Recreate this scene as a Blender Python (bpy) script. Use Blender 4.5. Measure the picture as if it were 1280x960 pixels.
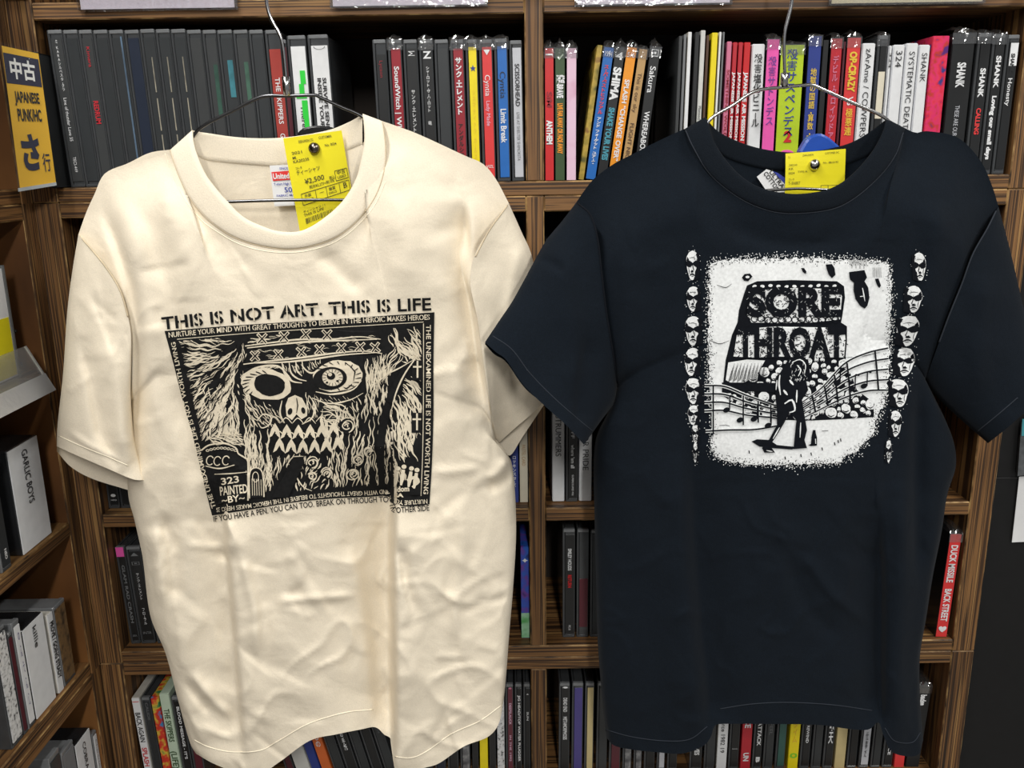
import bpy, bmesh, math, random
import numpy as np
from mathutils import Vector, Matrix
from mathutils.bvhtree import BVHTree
from mathutils.geometry import delaunay_2d_cdt

random.seed(7)
scene = bpy.context.scene
C = scene.collection
for o in list(bpy.data.objects):
    bpy.data.objects.remove(o)

# ------------------------------------------------------------------ camera
F, PITCH, ROLL, YAW = 1101.67, 0.249939, 0.0144919, 0.00093759
CAMZ, D = 1.45, 0.95                      # eye height, distance to the shelf front


def cam_axes():
    cp, sp = math.cos(PITCH), math.sin(PITCH)
    f, rt, dn = np.array([0, cp, -sp]), np.array([1., 0, 0]), np.array([0, -sp, -cp])
    cy, sy = math.cos(YAW), math.sin(YAW)
    Z = np.array([[cy, sy, 0], [-sy, cy, 0], [0, 0, 1]])
    f, rt, dn = Z @ f, Z @ rt, Z @ dn
    cr, sr = math.cos(ROLL), math.sin(ROLL)
    return rt * cr + dn * sr, dn * cr - rt * sr, f


RT, DN, FW = cam_axes()
EYE = np.array([0, 0, CAMZ])
cam_d = bpy.data.cameras.new('camera')
cam = bpy.data.objects.new('camera', cam_d)
C.objects.link(cam)
cam_d.sensor_width = 36
cam_d.lens = F / 1280 * 36
cam_d.clip_start = 0.01
m = Matrix.Identity(4)
for i in range(3):
    m[i][0], m[i][1], m[i][2], m[i][3] = RT[i], -DN[i], -FW[i], EYE[i]
cam.matrix_world = m
scene.camera = cam

# ------------------------------------------------------------------ light
W = bpy.data.worlds.new('shop_ambience')
scene.world = W
W.use_nodes = True
W.node_tree.nodes['Background'].inputs[0].default_value = (0.95, 0.97, 1.0, 1)
W.node_tree.nodes['Background'].inputs[1].default_value = 0.20
scene.view_settings.view_transform = 'Standard'
scene.view_settings.look = 'None'
scene.view_settings.gamma = 1
scene.view_settings.use_curve_mapping = False
scene.view_settings.exposure = 0.0
LAMPS = [(-0.6, 0.05, 26), (1.1, 0.0, 22), (0.2, -1.7, 62)]   # x, y, watts of the ceiling tubes
CEIL = 2.62


def ray_np(px, py):
    px, py = np.asarray(px, float), np.asarray(py, float)
    d = FW * F + RT * (px[..., None] - 640) + DN * (py[..., None] - 480)
    return d / d[..., 1:2]


def at(px, py, Y):
    return Vector(EYE + ray_np(px, py) * Y)


def at_np(px, py, Y):
    return EYE + ray_np(px, py) * np.asarray(Y, float)[..., None]


def at_x(px, py, X):
    r = ray_np(px, py)
    return Vector(EYE + r * (X / r[0]))


# ------------------------------------------------------------------ helpers
def tag(o, label=None, cat=None, group=None, kind=None):
    if label: o['label'] = label
    if cat: o['category'] = cat
    if group: o['group'] = group
    if kind: o['kind'] = kind
    return o


def mesh_obj(name, verts, faces, mat, parent=None, smooth=False):
    me = bpy.data.meshes.new(name)
    me.from_pydata([tuple(v) for v in verts], [], [tuple(f) for f in faces])
    if mat: me.materials.append(mat)
    if smooth:
        me.polygons.foreach_set('use_smooth', [True] * len(me.polygons))
    me.update()
    o = bpy.data.objects.new(name, me)
    C.objects.link(o)
    if parent: o.parent = parent
    return o


def bm_obj(name, bm, mat, parent=None, smooth=False):
    me = bpy.data.meshes.new(name)
    bm.to_mesh(me); bm.free()
    if mat: me.materials.append(mat)
    if smooth:
        me.polygons.foreach_set('use_smooth', [True] * len(me.polygons))
    o = bpy.data.objects.new(name, me)
    C.objects.link(o)
    if parent: o.parent = parent
    return o


def empty(name, loc=(0, 0, 0), rot=(0, 0, 0)):
    o = bpy.data.objects.new(name, None)
    o.empty_display_size = 0.02
    C.objects.link(o)
    o.location = loc; o.rotation_euler = rot
    return o


def add_box(bm, x0, x1, y0, y1, z0, z1, bev=0.0, worn=False):
    r = bmesh.ops.create_cube(bm, size=1.0)
    for v in r['verts']:
        v.co = Vector(((x0 + x1) / 2 + v.co.x * (x1 - x0), (y0 + y1) / 2 + v.co.y * (y1 - y0), (z0 + z1) / 2 + v.co.z * (z1 - z0)))
    if bev > 0:
        es = list({e for v in r['verts'] for e in v.link_edges})
        bmesh.ops.bevel(bm, geom=es, offset=bev, segments=1, affect='EDGES')
        if worn:
            bm.normal_update()
            for f in bm.faces:
                if max(abs(c) for c in f.normal) < 0.95: f.material_index = 1


def box(name, x0, x1, y0, y1, z0, z1, mat, parent=None, bev=0.0, worn=None):
    bm = bmesh.new()
    add_box(bm, x0, x1, y0, y1, z0, z1, bev, worn is not None)
    o = bm_obj(name, bm, mat, parent)
    if worn: o.data.materials.append(worn)
    return o


def tube_geo(pts, r, n=8, V=None, Fc=None):
    V = [] if V is None else V
    Fc = [] if Fc is None else Fc
    pts = [Vector(p) for p in pts]
    base = len(V)
    prev = None
    for i, p in enumerate(pts):
        d = (pts[min(i + 1, len(pts) - 1)] - pts[max(i - 1, 0)]).normalized()
        if prev is None:
            a = d.orthogonal().normalized()
        else:
            a = (prev - d * prev.dot(d)).normalized()
        prev = a
        b = d.cross(a)
        for k in range(n):
            t = 2 * math.pi * k / n
            V.append(p + (a * math.cos(t) + b * math.sin(t)) * r)
    for i in range(len(pts) - 1):
        for k in range(n):
            Fc.append((base + i * n + k, base + i * n + (k + 1) % n, base + (i + 1) * n + (k + 1) % n, base + (i + 1) * n + k))
    Fc.append(tuple(base + k for k in range(n))[::-1])
    Fc.append(tuple(base + (len(pts) - 1) * n + k for k in range(n)))
    return V, Fc


def tube(name, pts, r, mat, parent=None, n=8):
    V, Fc = tube_geo(pts, r, n)
    return mesh_obj(name, V, Fc, mat, parent, True)


def spline(pts, n):
    """Catmull-Rom through 2-D points, resampled to n points evenly by length."""
    P = np.array(pts, float)
    if len(P) == 2:
        t = np.linspace(0, 1, n)[:, None]
        return P[0] * (1 - t) + P[1] * t
    Q = np.vstack([2 * P[0] - P[1], P, 2 * P[-1] - P[-2]])
    out = []
    for i in range(1, len(Q) - 2):
        t = np.linspace(0, 1, 24, endpoint=False)[:, None]
        a, b, c, d = Q[i - 1], Q[i], Q[i + 1], Q[i + 2]
        s = 0.5
        out.append(b + s * (c - a) * t + (2 * s * a + (s * 0 - 2.5) * b + 2 * b * 0 + 2 * c - s * d) * t ** 2 + (-s * a + 1.5 * b - 1.5 * c + s * d) * t ** 3)
    out.append(P[-1:])
    A = np.vstack(out)
    L = np.concatenate([[0], np.cumsum(np.linalg.norm(np.diff(A, axis=0), axis=1))])
    s = np.linspace(0, L[-1], n)
    return np.stack([np.interp(s, L, A[:, k]) for k in range(A.shape[1])], 1)


# ------------------------------------------------------------------ materials
MATS = {}


def lin(c):
    return tuple(((v / 255) / 12.92 if v / 255 <= 0.04045 else ((v / 255 + 0.055) / 1.055) ** 2.4) for v in c)


def principled(name):
    m = bpy.data.materials.new(name)
    m.use_nodes = True
    nt = m.node_tree
    return m, nt, nt.nodes['Principled BSDF']


def mat_plain(name, rgb, rough=0.5, vary=0.12, scale=60, metal=0.0, spec=0.5, bump=0.0, coat=0.0):
    """colour with slight procedural mottling; rgb in 0-255 sRGB"""
    if name in MATS: return MATS[name]
    m, nt, b = principled(name)
    N, L = nt.nodes, nt.links
    tc = N.new('ShaderNodeTexCoord'); nz = N.new('ShaderNodeTexNoise')
    nz.inputs['Scale'].default_value = scale; nz.inputs['Detail'].default_value = 3
    L.new(tc.outputs['Object'], nz.inputs['Vector'])
    rp = N.new('ShaderNodeValToRGB')
    c = lin(rgb)
    rp.color_ramp.elements[0].position = 0.3; rp.color_ramp.elements[1].position = 0.7
    rp.color_ramp.elements[0].color = (*[v * (1 - vary) for v in c], 1)
    rp.color_ramp.elements[1].color = (*[min(1, v * (1 + vary)) for v in c], 1)
    L.new(nz.outputs['Fac'], rp.inputs[0]); L.new(rp.outputs[0], b.inputs['Base Color'])
    b.inputs['Roughness'].default_value = rough
    b.inputs['Metallic'].default_value = metal
    b.inputs['Specular IOR Level'].default_value = spec
    if coat: b.inputs['Coat Weight'].default_value = coat; b.inputs['Coat Roughness'].default_value = 0.1
    if bump:
        bp = N.new('ShaderNodeBump'); bp.inputs['Strength'].default_value = bump; bp.inputs['Distance'].default_value = 0.001
        L.new(nz.outputs['Fac'], bp.inputs['Height']); L.new(bp.outputs[0], b.inputs['Normal'])
    MATS[name] = m
    return m


def mat_multi(name, cols, scale=40, rough=0.35, stretch=(1, 1, 1)):
    """printed picture-like patches of several colours"""
    if name in MATS: return MATS[name]
    m, nt, b = principled(name)
    N, L = nt.nodes, nt.links
    tc = N.new('ShaderNodeTexCoord'); mp = N.new('ShaderNodeMapping'); nz = N.new('ShaderNodeTexNoise')
    mp.inputs['Scale'].default_value = stretch
    nz.inputs['Scale'].default_value = scale; nz.inputs['Detail'].default_value = 2.5
    L.new(tc.outputs['Object'], mp.inputs[0]); L.new(mp.outputs[0], nz.inputs['Vector'])
    rp = N.new('ShaderNodeValToRGB'); cr = rp.color_ramp
    while len(cr.elements) < len(cols): cr.elements.new(0.5)
    for i, c in enumerate(cols):
        cr.elements[i].position = 0.32 + 0.36 * i / (len(cols) - 1)
        cr.elements[i].color = (*lin(c), 1)
    L.new(nz.outputs['Fac'], rp.inputs[0]); L.new(rp.outputs[0], b.inputs['Base Color'])
    b.inputs['Roughness'].default_value = rough
    MATS[name] = m
    return m


def mat_wood(name, scale, cols, rough=0.55):
    """stained plywood; scale is small along the grain and large across the plies"""
    if name in MATS: return MATS[name]
    m, nt, b = principled(name)
    N, L = nt.nodes, nt.links
    tc = N.new('ShaderNodeTexCoord'); mp = N.new('ShaderNodeMapping')
    mp.inputs['Scale'].default_value = scale
    L.new(tc.outputs['Object'], mp.inputs[0])
    n1 = N.new('ShaderNodeTexNoise'); n1.inputs['Scale'].default_value = 1.0; n1.inputs['Detail'].default_value = 4; n1.inputs['Roughness'].default_value = 0.5
    L.new(mp.outputs[0], n1.inputs['Vector'])
    rp = N.new('ShaderNodeValToRGB'); cr = rp.color_ramp
    while len(cr.elements) < len(cols): cr.elements.new(0.5)
    for i, (p, c) in enumerate(cols):
        cr.elements[i].position = p; cr.elements[i].color = (*lin(c), 1)
    L.new(n1.outputs['Fac'], rp.inputs[0])
    n2 = N.new('ShaderNodeTexNoise'); n2.inputs['Scale'].default_value = 7; n2.inputs['Detail'].default_value = 3
    L.new(tc.outputs['Object'], n2.inputs['Vector'])
    mx = N.new('ShaderNodeMix'); mx.data_type = 'RGBA'; mx.blend_type = 'MULTIPLY'
    mx.inputs[0].default_value = 0.55
    L.new(rp.outputs[0], mx.inputs[6])
    r2 = N.new('ShaderNodeValToRGB'); r2.color_ramp.elements[0].position = 0.35; r2.color_ramp.elements[1].position = 0.65
    r2.color_ramp.elements[0].color = (0.38, 0.36, 0.34, 1); r2.color_ramp.elements[1].color = (1, 1, 1, 1)
    L.new(n2.outputs['Fac'], r2.inputs[0]); L.new(r2.outputs[0], mx.inputs[7])
    L.new(mx.outputs[2], b.inputs['Base Color'])
    b.inputs['Roughness'].default_value = rough
    bp = N.new('ShaderNodeBump'); bp.inputs['Strength'].default_value = 0.35; bp.inputs['Distance'].default_value = 0.0008
    L.new(n1.outputs['Fac'], bp.inputs['Height']); L.new(bp.outputs[0], b.inputs['Normal'])
    MATS[name] = m
    return m


PLY = [(0.30, (44, 31, 19)), (0.40, (82, 56, 33)), (0.45, (132, 93, 54)), (0.50, (148, 107, 63)), (0.53, (60, 41, 25)), (0.59, (90, 62, 37)), (0.63, (174, 132, 80)), (0.74, (96, 67, 40))]
FACE = [(0.3, (80, 50, 26)), (0.5, (126, 82, 42)), (0.7, (152, 104, 56))]
M_PLY_X = mat_wood('plywood_edge_along_x', (1.8, 60, 190), PLY)
M_PLY_Z = mat_wood('plywood_edge_along_z', (190, 60, 1.8), PLY)
M_PLY_Y = mat_wood('plywood_edge_along_y', (60, 1.8, 190), PLY)
M_PLY_ZY = mat_wood('plywood_edge_along_z_wing', (60, 190, 1.8), PLY)
M_FACE = mat_wood('stained_plywood_face', (9, 9, 3), FACE, 0.5)
M_WORN = mat_wood('worn_ply_corner', (40, 40, 40), [(0.35, (66, 48, 30)), (0.5, (140, 106, 64)), (0.62, (190, 154, 100))], 0.6)
M_BACK = mat_wood('dark_backboard', (12, 12, 3), [(0.3, (30, 22, 15)), (0.7, (48, 34, 22))], 0.7)


def mat_film(name, fac=0.12, tint=(1, 1, 1), rough=0.08, milky=0.0):
    if name in MATS: return MATS[name]
    m = bpy.data.materials.new(name); m.use_nodes = True
    nt = m.node_tree; N, L = nt.nodes, nt.links
    N.remove(N['Principled BSDF'])
    tr = N.new('ShaderNodeBsdfTransparent'); tr.inputs[0].default_value = (*tint, 1)
    gl = N.new('ShaderNodeBsdfGlossy'); gl.inputs['Roughness'].default_value = rough
    tc = N.new('ShaderNodeTexCoord'); nz = N.new('ShaderNodeTexNoise'); nz.inputs['Scale'].default_value = 160
    bp = N.new('ShaderNodeBump'); bp.inputs['Strength'].default_value = 0.6; bp.inputs['Distance'].default_value = 0.002
    L.new(tc.outputs['Object'], nz.inputs['Vector']); L.new(nz.outputs['Fac'], bp.inputs['Height']); L.new(bp.outputs[0], gl.inputs['Normal'])
    mx = N.new('ShaderNodeMixShader'); mx.inputs[0].default_value = fac
    L.new(tr.outputs[0], mx.inputs[1]); L.new(gl.outputs[0], mx.inputs[2])
    last = mx
    if milky:
        df = N.new('ShaderNodeBsdfDiffuse'); df.inputs[0].default_value = (.8, .8, .8, 1)
        m2 = N.new('ShaderNodeMixShader'); m2.inputs[0].default_value = milky
        L.new(mx.outputs[0], m2.inputs[1]); L.new(df.outputs[0], m2.inputs[2]); last = m2
    L.new(last.outputs[0], N['Material Output'].inputs[0])
    MATS[name] = m
    return m


def mat_fabric(name, rgb, weave=0.35, sheen=0.0, rough=0.95, vary=0.06, fine=0.0):
    m, nt, b = principled(name)
    N, L = nt.nodes, nt.links
    tc = N.new('ShaderNodeTexCoord')
    n1 = N.new('ShaderNodeTexNoise'); n1.inputs['Scale'].default_value = 900; n1.inputs['Detail'].default_value = 2
    n2 = N.new('ShaderNodeTexNoise'); n2.inputs['Scale'].default_value = 26; n2.inputs['Detail'].default_value = 3; n2.inputs['Distortion'].default_value = 0.4
    L.new(tc.outputs['Object'], n1.inputs['Vector']); L.new(tc.outputs['Object'], n2.inputs['Vector'])
    rp = N.new('ShaderNodeValToRGB'); c = lin(rgb)
    rp.color_ramp.elements[0].position = 0.25; rp.color_ramp.elements[1].position = 0.75
    rp.color_ramp.elements[0].color = (*[v * (1 - vary) for v in c], 1)
    rp.color_ramp.elements[1].color = (*[min(1, v * (1 + vary)) for v in c], 1)
    L.new(n1.outputs['Fac'], rp.inputs[0]); L.new(rp.outputs[0], b.inputs['Base Color'])
    b.inputs['Roughness'].default_value = rough
    b.inputs['Specular IOR Level'].default_value = 0.15
    b.inputs['Sheen Weight'].default_value = sheen
    b.inputs['Sheen Roughness'].default_value = 0.5
    b1 = N.new('ShaderNodeBump'); b1.inputs['Strength'].default_value = weave; b1.inputs['Distance'].default_value = 0.0004
    L.new(n1.outputs['Fac'], b1.inputs['Height'])
    b2 = N.new('ShaderNodeBump'); b2.inputs['Strength'].default_value = fine; b2.inputs['Distance'].default_value = 0.006
    L.new(n2.outputs['Fac'], b2.inputs['Height']); L.new(b1.outputs[0], b2.inputs['Normal'])
    L.new(b2.outputs[0], b.inputs['Normal'])
    MATS[name] = m
    return m


M_CREAM = mat_fabric('cream_cotton', (236, 224, 202), fine=0.34)
M_CREAM_RIB = mat_fabric('cream_rib_cotton', (238, 226, 204), weave=0.6, fine=0.12)
M_NAVY = mat_fabric('navy_cotton', (15, 22, 30), sheen=0.03, fine=0.3, vary=0.25)
M_NAVY_RIB = mat_fabric('navy_rib_cotton', (14, 20, 27), weave=0.7, sheen=0.03, fine=0.1, vary=0.25)
M_CREAM_THREAD = mat_plain('cream_thread', (246, 234, 210), 0.9)
M_CREAM_SHADE_THREAD = mat_plain('seam_thread', (205, 188, 158), 0.9)
M_NAVY_THREAD = mat_plain('navy_thread', (32, 38, 47), 0.9)
M_INK = mat_plain('black_print_ink', (24, 24, 24), 0.8, 0.25, 300, spec=0.2)
M_INK_CREAM = mat_plain('bare_cloth_in_print', (226, 214, 190), 0.9, 0.08, 300, spec=0.15)
M_INK_WHITE = mat_plain('white_print_ink', (236, 238, 238), 0.75, 0.1, 350, spec=0.25)
M_INK_NAVY = mat_plain('dark_print_gap', (15, 18, 24), 0.9, 0.2, 300, spec=0.15)
M_CHROME = mat_plain('chromed_wire', (205, 205, 205), 0.18, 0.03, 20, metal=1.0)
M_DARKWIRE = mat_plain('dark_steel_wire', (92, 92, 94), 0.28, 0.05, 20, metal=1.0)
M_YELLOW = mat_plain('yellow_tag_paper', (240, 226, 34), 0.45, 0.03, 30, bump=0.3)
M_PRINTGREY = mat_plain('thermal_print', (74, 70, 30), 0.7)
M_ACRYL = mat_film('clear_acrylic', 0.2)
M_FILM = mat_film('crinkled_film', 0.32, rough=0.14, milky=0.02)
M_WHITE = mat_plain('white_paper', (232, 232, 232), 0.6, 0.03)

# ------------------------------------------------------------------ lettering
GLYPH = {}


def glyph(ch, bold):
    k = (ch, bold)
    if k in GLYPH: return GLYPH[k]

    def ev(s, bd=None):
        c = bpy.data.curves.new('glyph', 'FONT')
        c.body = s; c.offset = bold if bd is None else bd; c.resolution_u = 3
        o = bpy.data.objects.new('glyph', c)
        me = o.to_mesh()
        v = [(p.co.x, p.co.y) for p in me.vertices]
        f = [tuple(p.vertices) for p in me.polygons]
        area[0] = sum(p.area for p in me.polygons)
        o.to_mesh_clear()
        bpy.data.objects.remove(o); bpy.data.curves.remove(c)
        return v, f
    area = [0]
    v, f = ev(ch)
    if bold > 0 and ord(ch) > 0x2000:            # thickened strokes can break the fill of dense characters
        ab = area[0]; v0, f0 = ev(ch, 0.0)
        if ab < area[0] * 1.03: v, f = v0, f0
    a, _ = ev('I' + ch + 'I')
    b, _ = ev('II')
    adv = max(p[0] for p in a) - max(p[0] for p in b)
    GLYPH[k] = (v, f, adv)
    return GLYPH[k]


def text2d(s, bold=0.0, squeeze=1.0, space=0.0):
    """returns verts, faces, width with cap height 1"""
    V, Fc, x = [], [], 0.0
    for ch in s:
        if ch == ' ':
            x += 0.30 * squeeze; continue
        v, f, adv = glyph(ch, bold)
        b = len(V)
        V += [((p[0] + x / squeeze) * squeeze, p[1]) for p in v]
        Fc += [tuple(b + i for i in q) for q in f]
        x += (adv + space) * squeeze
    k = 1 / 0.69
    return [(a * k, b * k) for a, b in V], Fc, x * k


def vtext2d(s, bold=0.0, squeeze=1.0):
    """stacked upright characters; x centred on 0, y from 0 downward, one em = 1"""
    V, Fc, y = [], [], 0.0
    for ch in s:
        if ch == ' ':
            y -= 0.5; continue
        c2 = '|' if ch == 'ー' else ch
        v, f, adv = glyph(c2, bold)
        b = len(V)
        if v:
            mx = (min(p[0] for p in v) + max(p[0] for p in v)) / 2
            my = (min(p[1] for p in v) + max(p[1] for p in v)) / 2
            small = ch in '・、.'
            V += [((p[0] - mx) * squeeze, p[1] - my - 0.5 + y) for p in v]
            Fc += [tuple(b + i for i in q) for q in f]
        y -= 0.6 if ch in '・ー' else 1.0
    return V, Fc, -y

# ================================================================== setting
def zz(h): return CAMZ + h * D


XL0, XL1 = -0.5020, -0.4745        # side panel by the corner
XC0, XC1 = 0.0187, 0.0377          # upright between the two bays
XR0, XR1 = 0.5280, 0.5552          # far side panel
YF, YB = 0.95, 1.13                # shelf front and back
Z_TOP = zz(0.149)                  # underside of the board above row one
Z1 = zz(-0.0241)                   # shelf surface of row one
ZJ1 = zz(-0.0400)                  # joint between two stacked units
Z1B = zz(-0.0554)
Z3B = zz(-0.4286); Z3 = zz(-0.4115)
Z2B = (Z1B + Z3) / 2 - 0.008; Z2 = Z2B + 0.0165
Z4 = zz(-0.5982); ZJ2 = zz(-0.6145); Z4B = zz(-0.6307)
TB = 0.0165
ROWZ = {1: Z1, 2: Z2, 3: Z3, 4: Z4, 5: Z4B - (Z3B - Z4)}
Z5 = ROWZ[5]

M_FLOOR = mat_plain('grey_floor_tile', (120, 116, 110), 0.5, 0.1, 5)
M_WALL = mat_plain('off_white_wall', (196, 192, 184), 0.8, 0.05, 8)
M_BLACKWALL = mat_plain('black_panel', (11, 11, 12), 0.55, 0.2, 90, bump=0.15)
tag(box('floor', -1.6, 2.2, -3.0, 1.4, -0.06, 0.0, M_FLOOR), kind='structure')
tag(box('wall_back', -1.6, 2.2, 1.30, 1.4, 0.0, CEIL, M_WALL), kind='structure')
tag(box('ceiling', -1.6, 2.2, -3.0, 1.4, CEIL, CEIL + 0.06, M_WALL), kind='structure')
tag(box('wall_right', XR1 + 0.0015, 1.5, 0.972, 1.0, 0.0, CEIL, M_BLACKWALL), kind='structure')
box('panel_seam', XR1 + 0.0015, 1.5, 0.9712, 0.9722, zz(-0.3905), zz(-0.3897), mat_plain('seam_grey', (52, 52, 52), 0.6), bpy.data.objects['wall_right'])

M_LAMPBODY = mat_plain('lamp_housing', (225, 225, 225), 0.5)
for i, (lx, ly, w) in enumerate(LAMPS):
    t = empty('ceiling_light', (lx, ly, CEIL))
    tag(t, 'white ceiling batten lamp with a long bright tube, ' + ('over the cream shirt', 'over the navy shirt side', 'farthest from the shelves')[i], 'ceiling light', 'tube lamps over the aisle')
    bm = bmesh.new(); add_box(bm, -0.09, 0.09, -0.62, 0.62, -0.05, 0.0, 0.004)
    bm_obj('housing', bm, M_LAMPBODY, t)
    ld = bpy.data.lights.new('tube_glow', 'AREA'); ld.shape = 'RECTANGLE'; ld.size = 0.12; ld.size_y = 1.2
    ld.energy = w; ld.color = (1.0, 0.985, 0.95)
    lo = bpy.data.objects.new('tube_glow', ld); C.objects.link(lo); lo.parent = t; lo.location = (0, 0, -0.056)


# ------------------------------------------------------------------ shelving
def shelf_unit(label, z0, z1, rows, top_inset, top_z=None, base_z=None, ft=TB):
    """rows: list of (underside, top) of inner boards; a unit has its own floor and roof board"""
    t = empty('cd_shelf', ((XL0 + XR1) / 2, YF, z0))
    tag(t, label, 'shelf', 'stacked plywood shelf units')
    off = Vector(t.location)

    def b(name, *a, mat, bev=0.0012):
        x0, x1, y0, y1, za, zb = a
        o = box(name, x0 - off.x, x1 - off.x, y0 - off.y, y1 - off.y, za - off.z, zb - off.z, mat, t, bev, M_WORN if bev else None)
        return o
    b('side_panel', XL0, XL1, YF, YB, z0, z1, mat=M_PLY_Z)
    b('side_panel', XR0, XR1, YF, YB, z0, z1, mat=M_PLY_Z)
    fz = base_z if base_z else z0
    b('floor_board', XL1, XR0, YF, YB, fz, fz + ft, mat=M_PLY_X)
    if top_inset:
        b('upright', XC0, XC1, YF, YB, fz + ft, z1, mat=M_PLY_Z)
        for xa, xb in ((XL1, XC0), (XC1, XR0)):
            b('roof_board', xa, xb, YF, YB, z1 - TB, z1, mat=M_PLY_X)
    else:
        b('upright', XC0, XC1, YF, YB, fz + ft, z1 - TB, mat=M_PLY_Z)
        b('roof_board', XL1, XR0, YF, YB, z1 - TB, z1, mat=M_PLY_X)
    for za, zb in rows:
        for xa, xb in ((XL1, XC0), (XC1, XR0)):
            b('shelf_board', xa, xb, YF, YB, za, zb, mat=M_PLY_X)
    b('back_board', XL0, XR1, YB, YB + 0.006, z0, z1, mat=M_BACK, bev=0)
    return t


shelf_unit('brown plywood shelf unit stacked topmost, holding the brightly coloured spines and label plates',
           ZJ1, Z_TOP + TB + 0.19, [(Z_TOP, Z_TOP + TB)], False, ft=Z1 - ZJ1)
shelf_unit('brown plywood shelf unit, middle of the stack, mostly hidden by both shirts',
           ZJ2, ZJ1, [(Z2B, Z2), (Z3B, Z3)], True, ft=Z4 - ZJ2)
pit = Z3B - Z4 + TB
shelf_unit('brown plywood shelf unit standing on the floor, lowest of the stack, below the shirt hems',
           0.0, ZJ2, [(Z4B - k * pit, Z4B - k * pit + TB) for k in range(1, 4)][0:3] and [(Z5 - TB - k * pit, Z5 - k * pit) for k in range(0, 3)], False, base_z=0.06)

# wing round the corner, facing +X
XW = -0.5025
WY0, WY1 = 0.30, 0.9495
WXB = XW - 0.18


def wing_unit(label, z0, z1, rows, base_z=None, ft=TB):
    t = empty('corner_shelf', (XW, WY1, z0))
    tag(t, label, 'shelf', 'plywood shelf units round the corner')
    off = Vector(t.location)

    def b(name, x0, x1, y0, y1, za, zb, mat, bev=0.0012):
        return box(name, x0 - off.x, x1 - off.x, y0 - off.y, y1 - off.y, za - off.z, zb - off.z, mat, t, bev, M_WORN if bev else None)
    bm = b('side_panel', WXB, XW, WY1 - 0.020, WY1, z0, z1, M_FACE)
    box('edge_plies', 0.0, 0.0012, -0.020, 0.0, 0, z1 - z0, M_PLY_ZY, bm)
    b('side_panel', WXB, XW, WY0, WY0 + 0.020, z0, z1, M_FACE)
    fz = base_z if base_z else z0
    bds = [('floor_board', fz, fz + ft), ('roof_board', z1 - TB, z1)] + [('shelf_board', a, c) for a, c in rows]
    for nm, a, c in bds:
        b(nm, WXB, XW, WY0 + 0.020, WY1 - 0.020, a, c, M_PLY_Y)
    b('back_board', WXB - 0.006, WXB, WY0, WY1, z0, z1, M_BACK, 0)
    return t


WT = wing_unit('brown plywood corner shelf unit above the clear label strip, beside the yellow section card', ZJ1, Z_TOP + TB + 0.19, [(Z_TOP, Z_TOP + TB)], ft=Z1 - ZJ1)
wing_unit('brown plywood corner shelf unit holding the white name dividers', ZJ2, ZJ1, [(Z2B, Z2), (Z3B, Z3)], ft=Z4 - ZJ2)
wing_unit('brown plywood corner shelf unit on the floor below the white name dividers', 0.0, ZJ2, [(Z5 - TB - k * pit, Z5 - k * pit) for k in range(0, 3)], 0.06)


box('corner_filler', -0.02, 0.0005, 0.0002, 0.03, -ZJ1, 0.35, M_BACK, WT)  # added strip, blocks the bright line through the gap at the corner post

# ------------------------------------------------------------------ clear label plates along the top board
def quad_plate(name, quad, thick, mat, parent=None):
    """quad: four world points (TL,TR,BR,BL); a slab of the given thickness behind them"""
    q = [Vector(p) for p in quad]
    n = (q[1] - q[0]).cross(q[3] - q[0]).normalized()
    if n.y < 0: n = -n
    V = q + [p + n * thick for p in q]
    return mesh_obj(name, V, [(0, 3, 2, 1), (4, 5, 6, 7), (0, 1, 5, 4), (1, 2, 6, 5), (2, 3, 7, 6), (3, 0, 4, 7)], mat, parent)


M_FROST = mat_plain('frosted_label_strip', (240, 232, 244), 0.35, 0.05, 25)
M_FROST2 = mat_plain('yellowed_label_strip', (226, 216, 186), 0.35, 0.05, 25)
for i, (xa, xb, yb, fm, where) in enumerate(((99, 298, 15, M_FROST, 'nearest the corner shelf'), (413, 610, 11, M_FROST, 'over the cyan-blue spine'),
                                     (718, 915, 9, M_FROST, 'over the leaning cases'), (1035, 1230, 7.5, M_FROST2, 'nearest the black panel'))):
    Yp = YF - 0.003
    zb = at(xa, yb, Yp).z
    x0, x1 = at(xa, yb, Yp).x, at(xb, yb, Yp).x
    t = empty('label_holder', ((x0 + x1) / 2, Yp, zb))
    tag(t, 'clear acrylic label holder with pale strip on top board, ' + where, 'label holder', 'label holders on the top board')
    w = (x1 - x0) / 2
    box('acrylic_sleeve', -w, w, -0.0035, -0.0022, 0, 0.042, M_ACRYL, t, 0.0004)
    box('paper_strip', -w + 0.003, w - 0.003, -0.0020, -0.0005, 0.002, 0.040, fm, t)
    box('acrylic_back', -w, w, -0.0004, 0.0025, 0, 0.042, M_ACRYL, t, 0.0004)


# ------------------------------------------------------------------ print mapping helper
def map_text(V, Fc, fn, name, mat, parent):
    return mesh_obj(name, [fn(a, b) for a, b in V], Fc, mat, parent)


# yellow section card on the corner upright
M_SIGNY = mat_plain('mustard_card', (222, 174, 44), 0.4, 0.05, 30)
M_SIGNN = mat_plain('navy_card_ink', (34, 36, 58), 0.45, 0.08, 60)
sg = empty('section_card', at(48, 230, 0.925))
tag(sg, 'mustard yellow section card with navy band and large kana, beside dark cases', 'sign')
YS0, YS1 = 0.905, 0.925
SQ = [at(2, 57, YS0), at(48, 67, YS1), at(70, 228, YS1), at(25, 235, YS0)]


def sgp(s, t, o=0.0):
    a = SQ[0].lerp(SQ[1], s); b = SQ[3].lerp(SQ[2], s)
    p = a.lerp(b, t)
    return p + Vector((0.2, -1, 0)).normalized() * o - Vector(sg.location)


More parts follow.
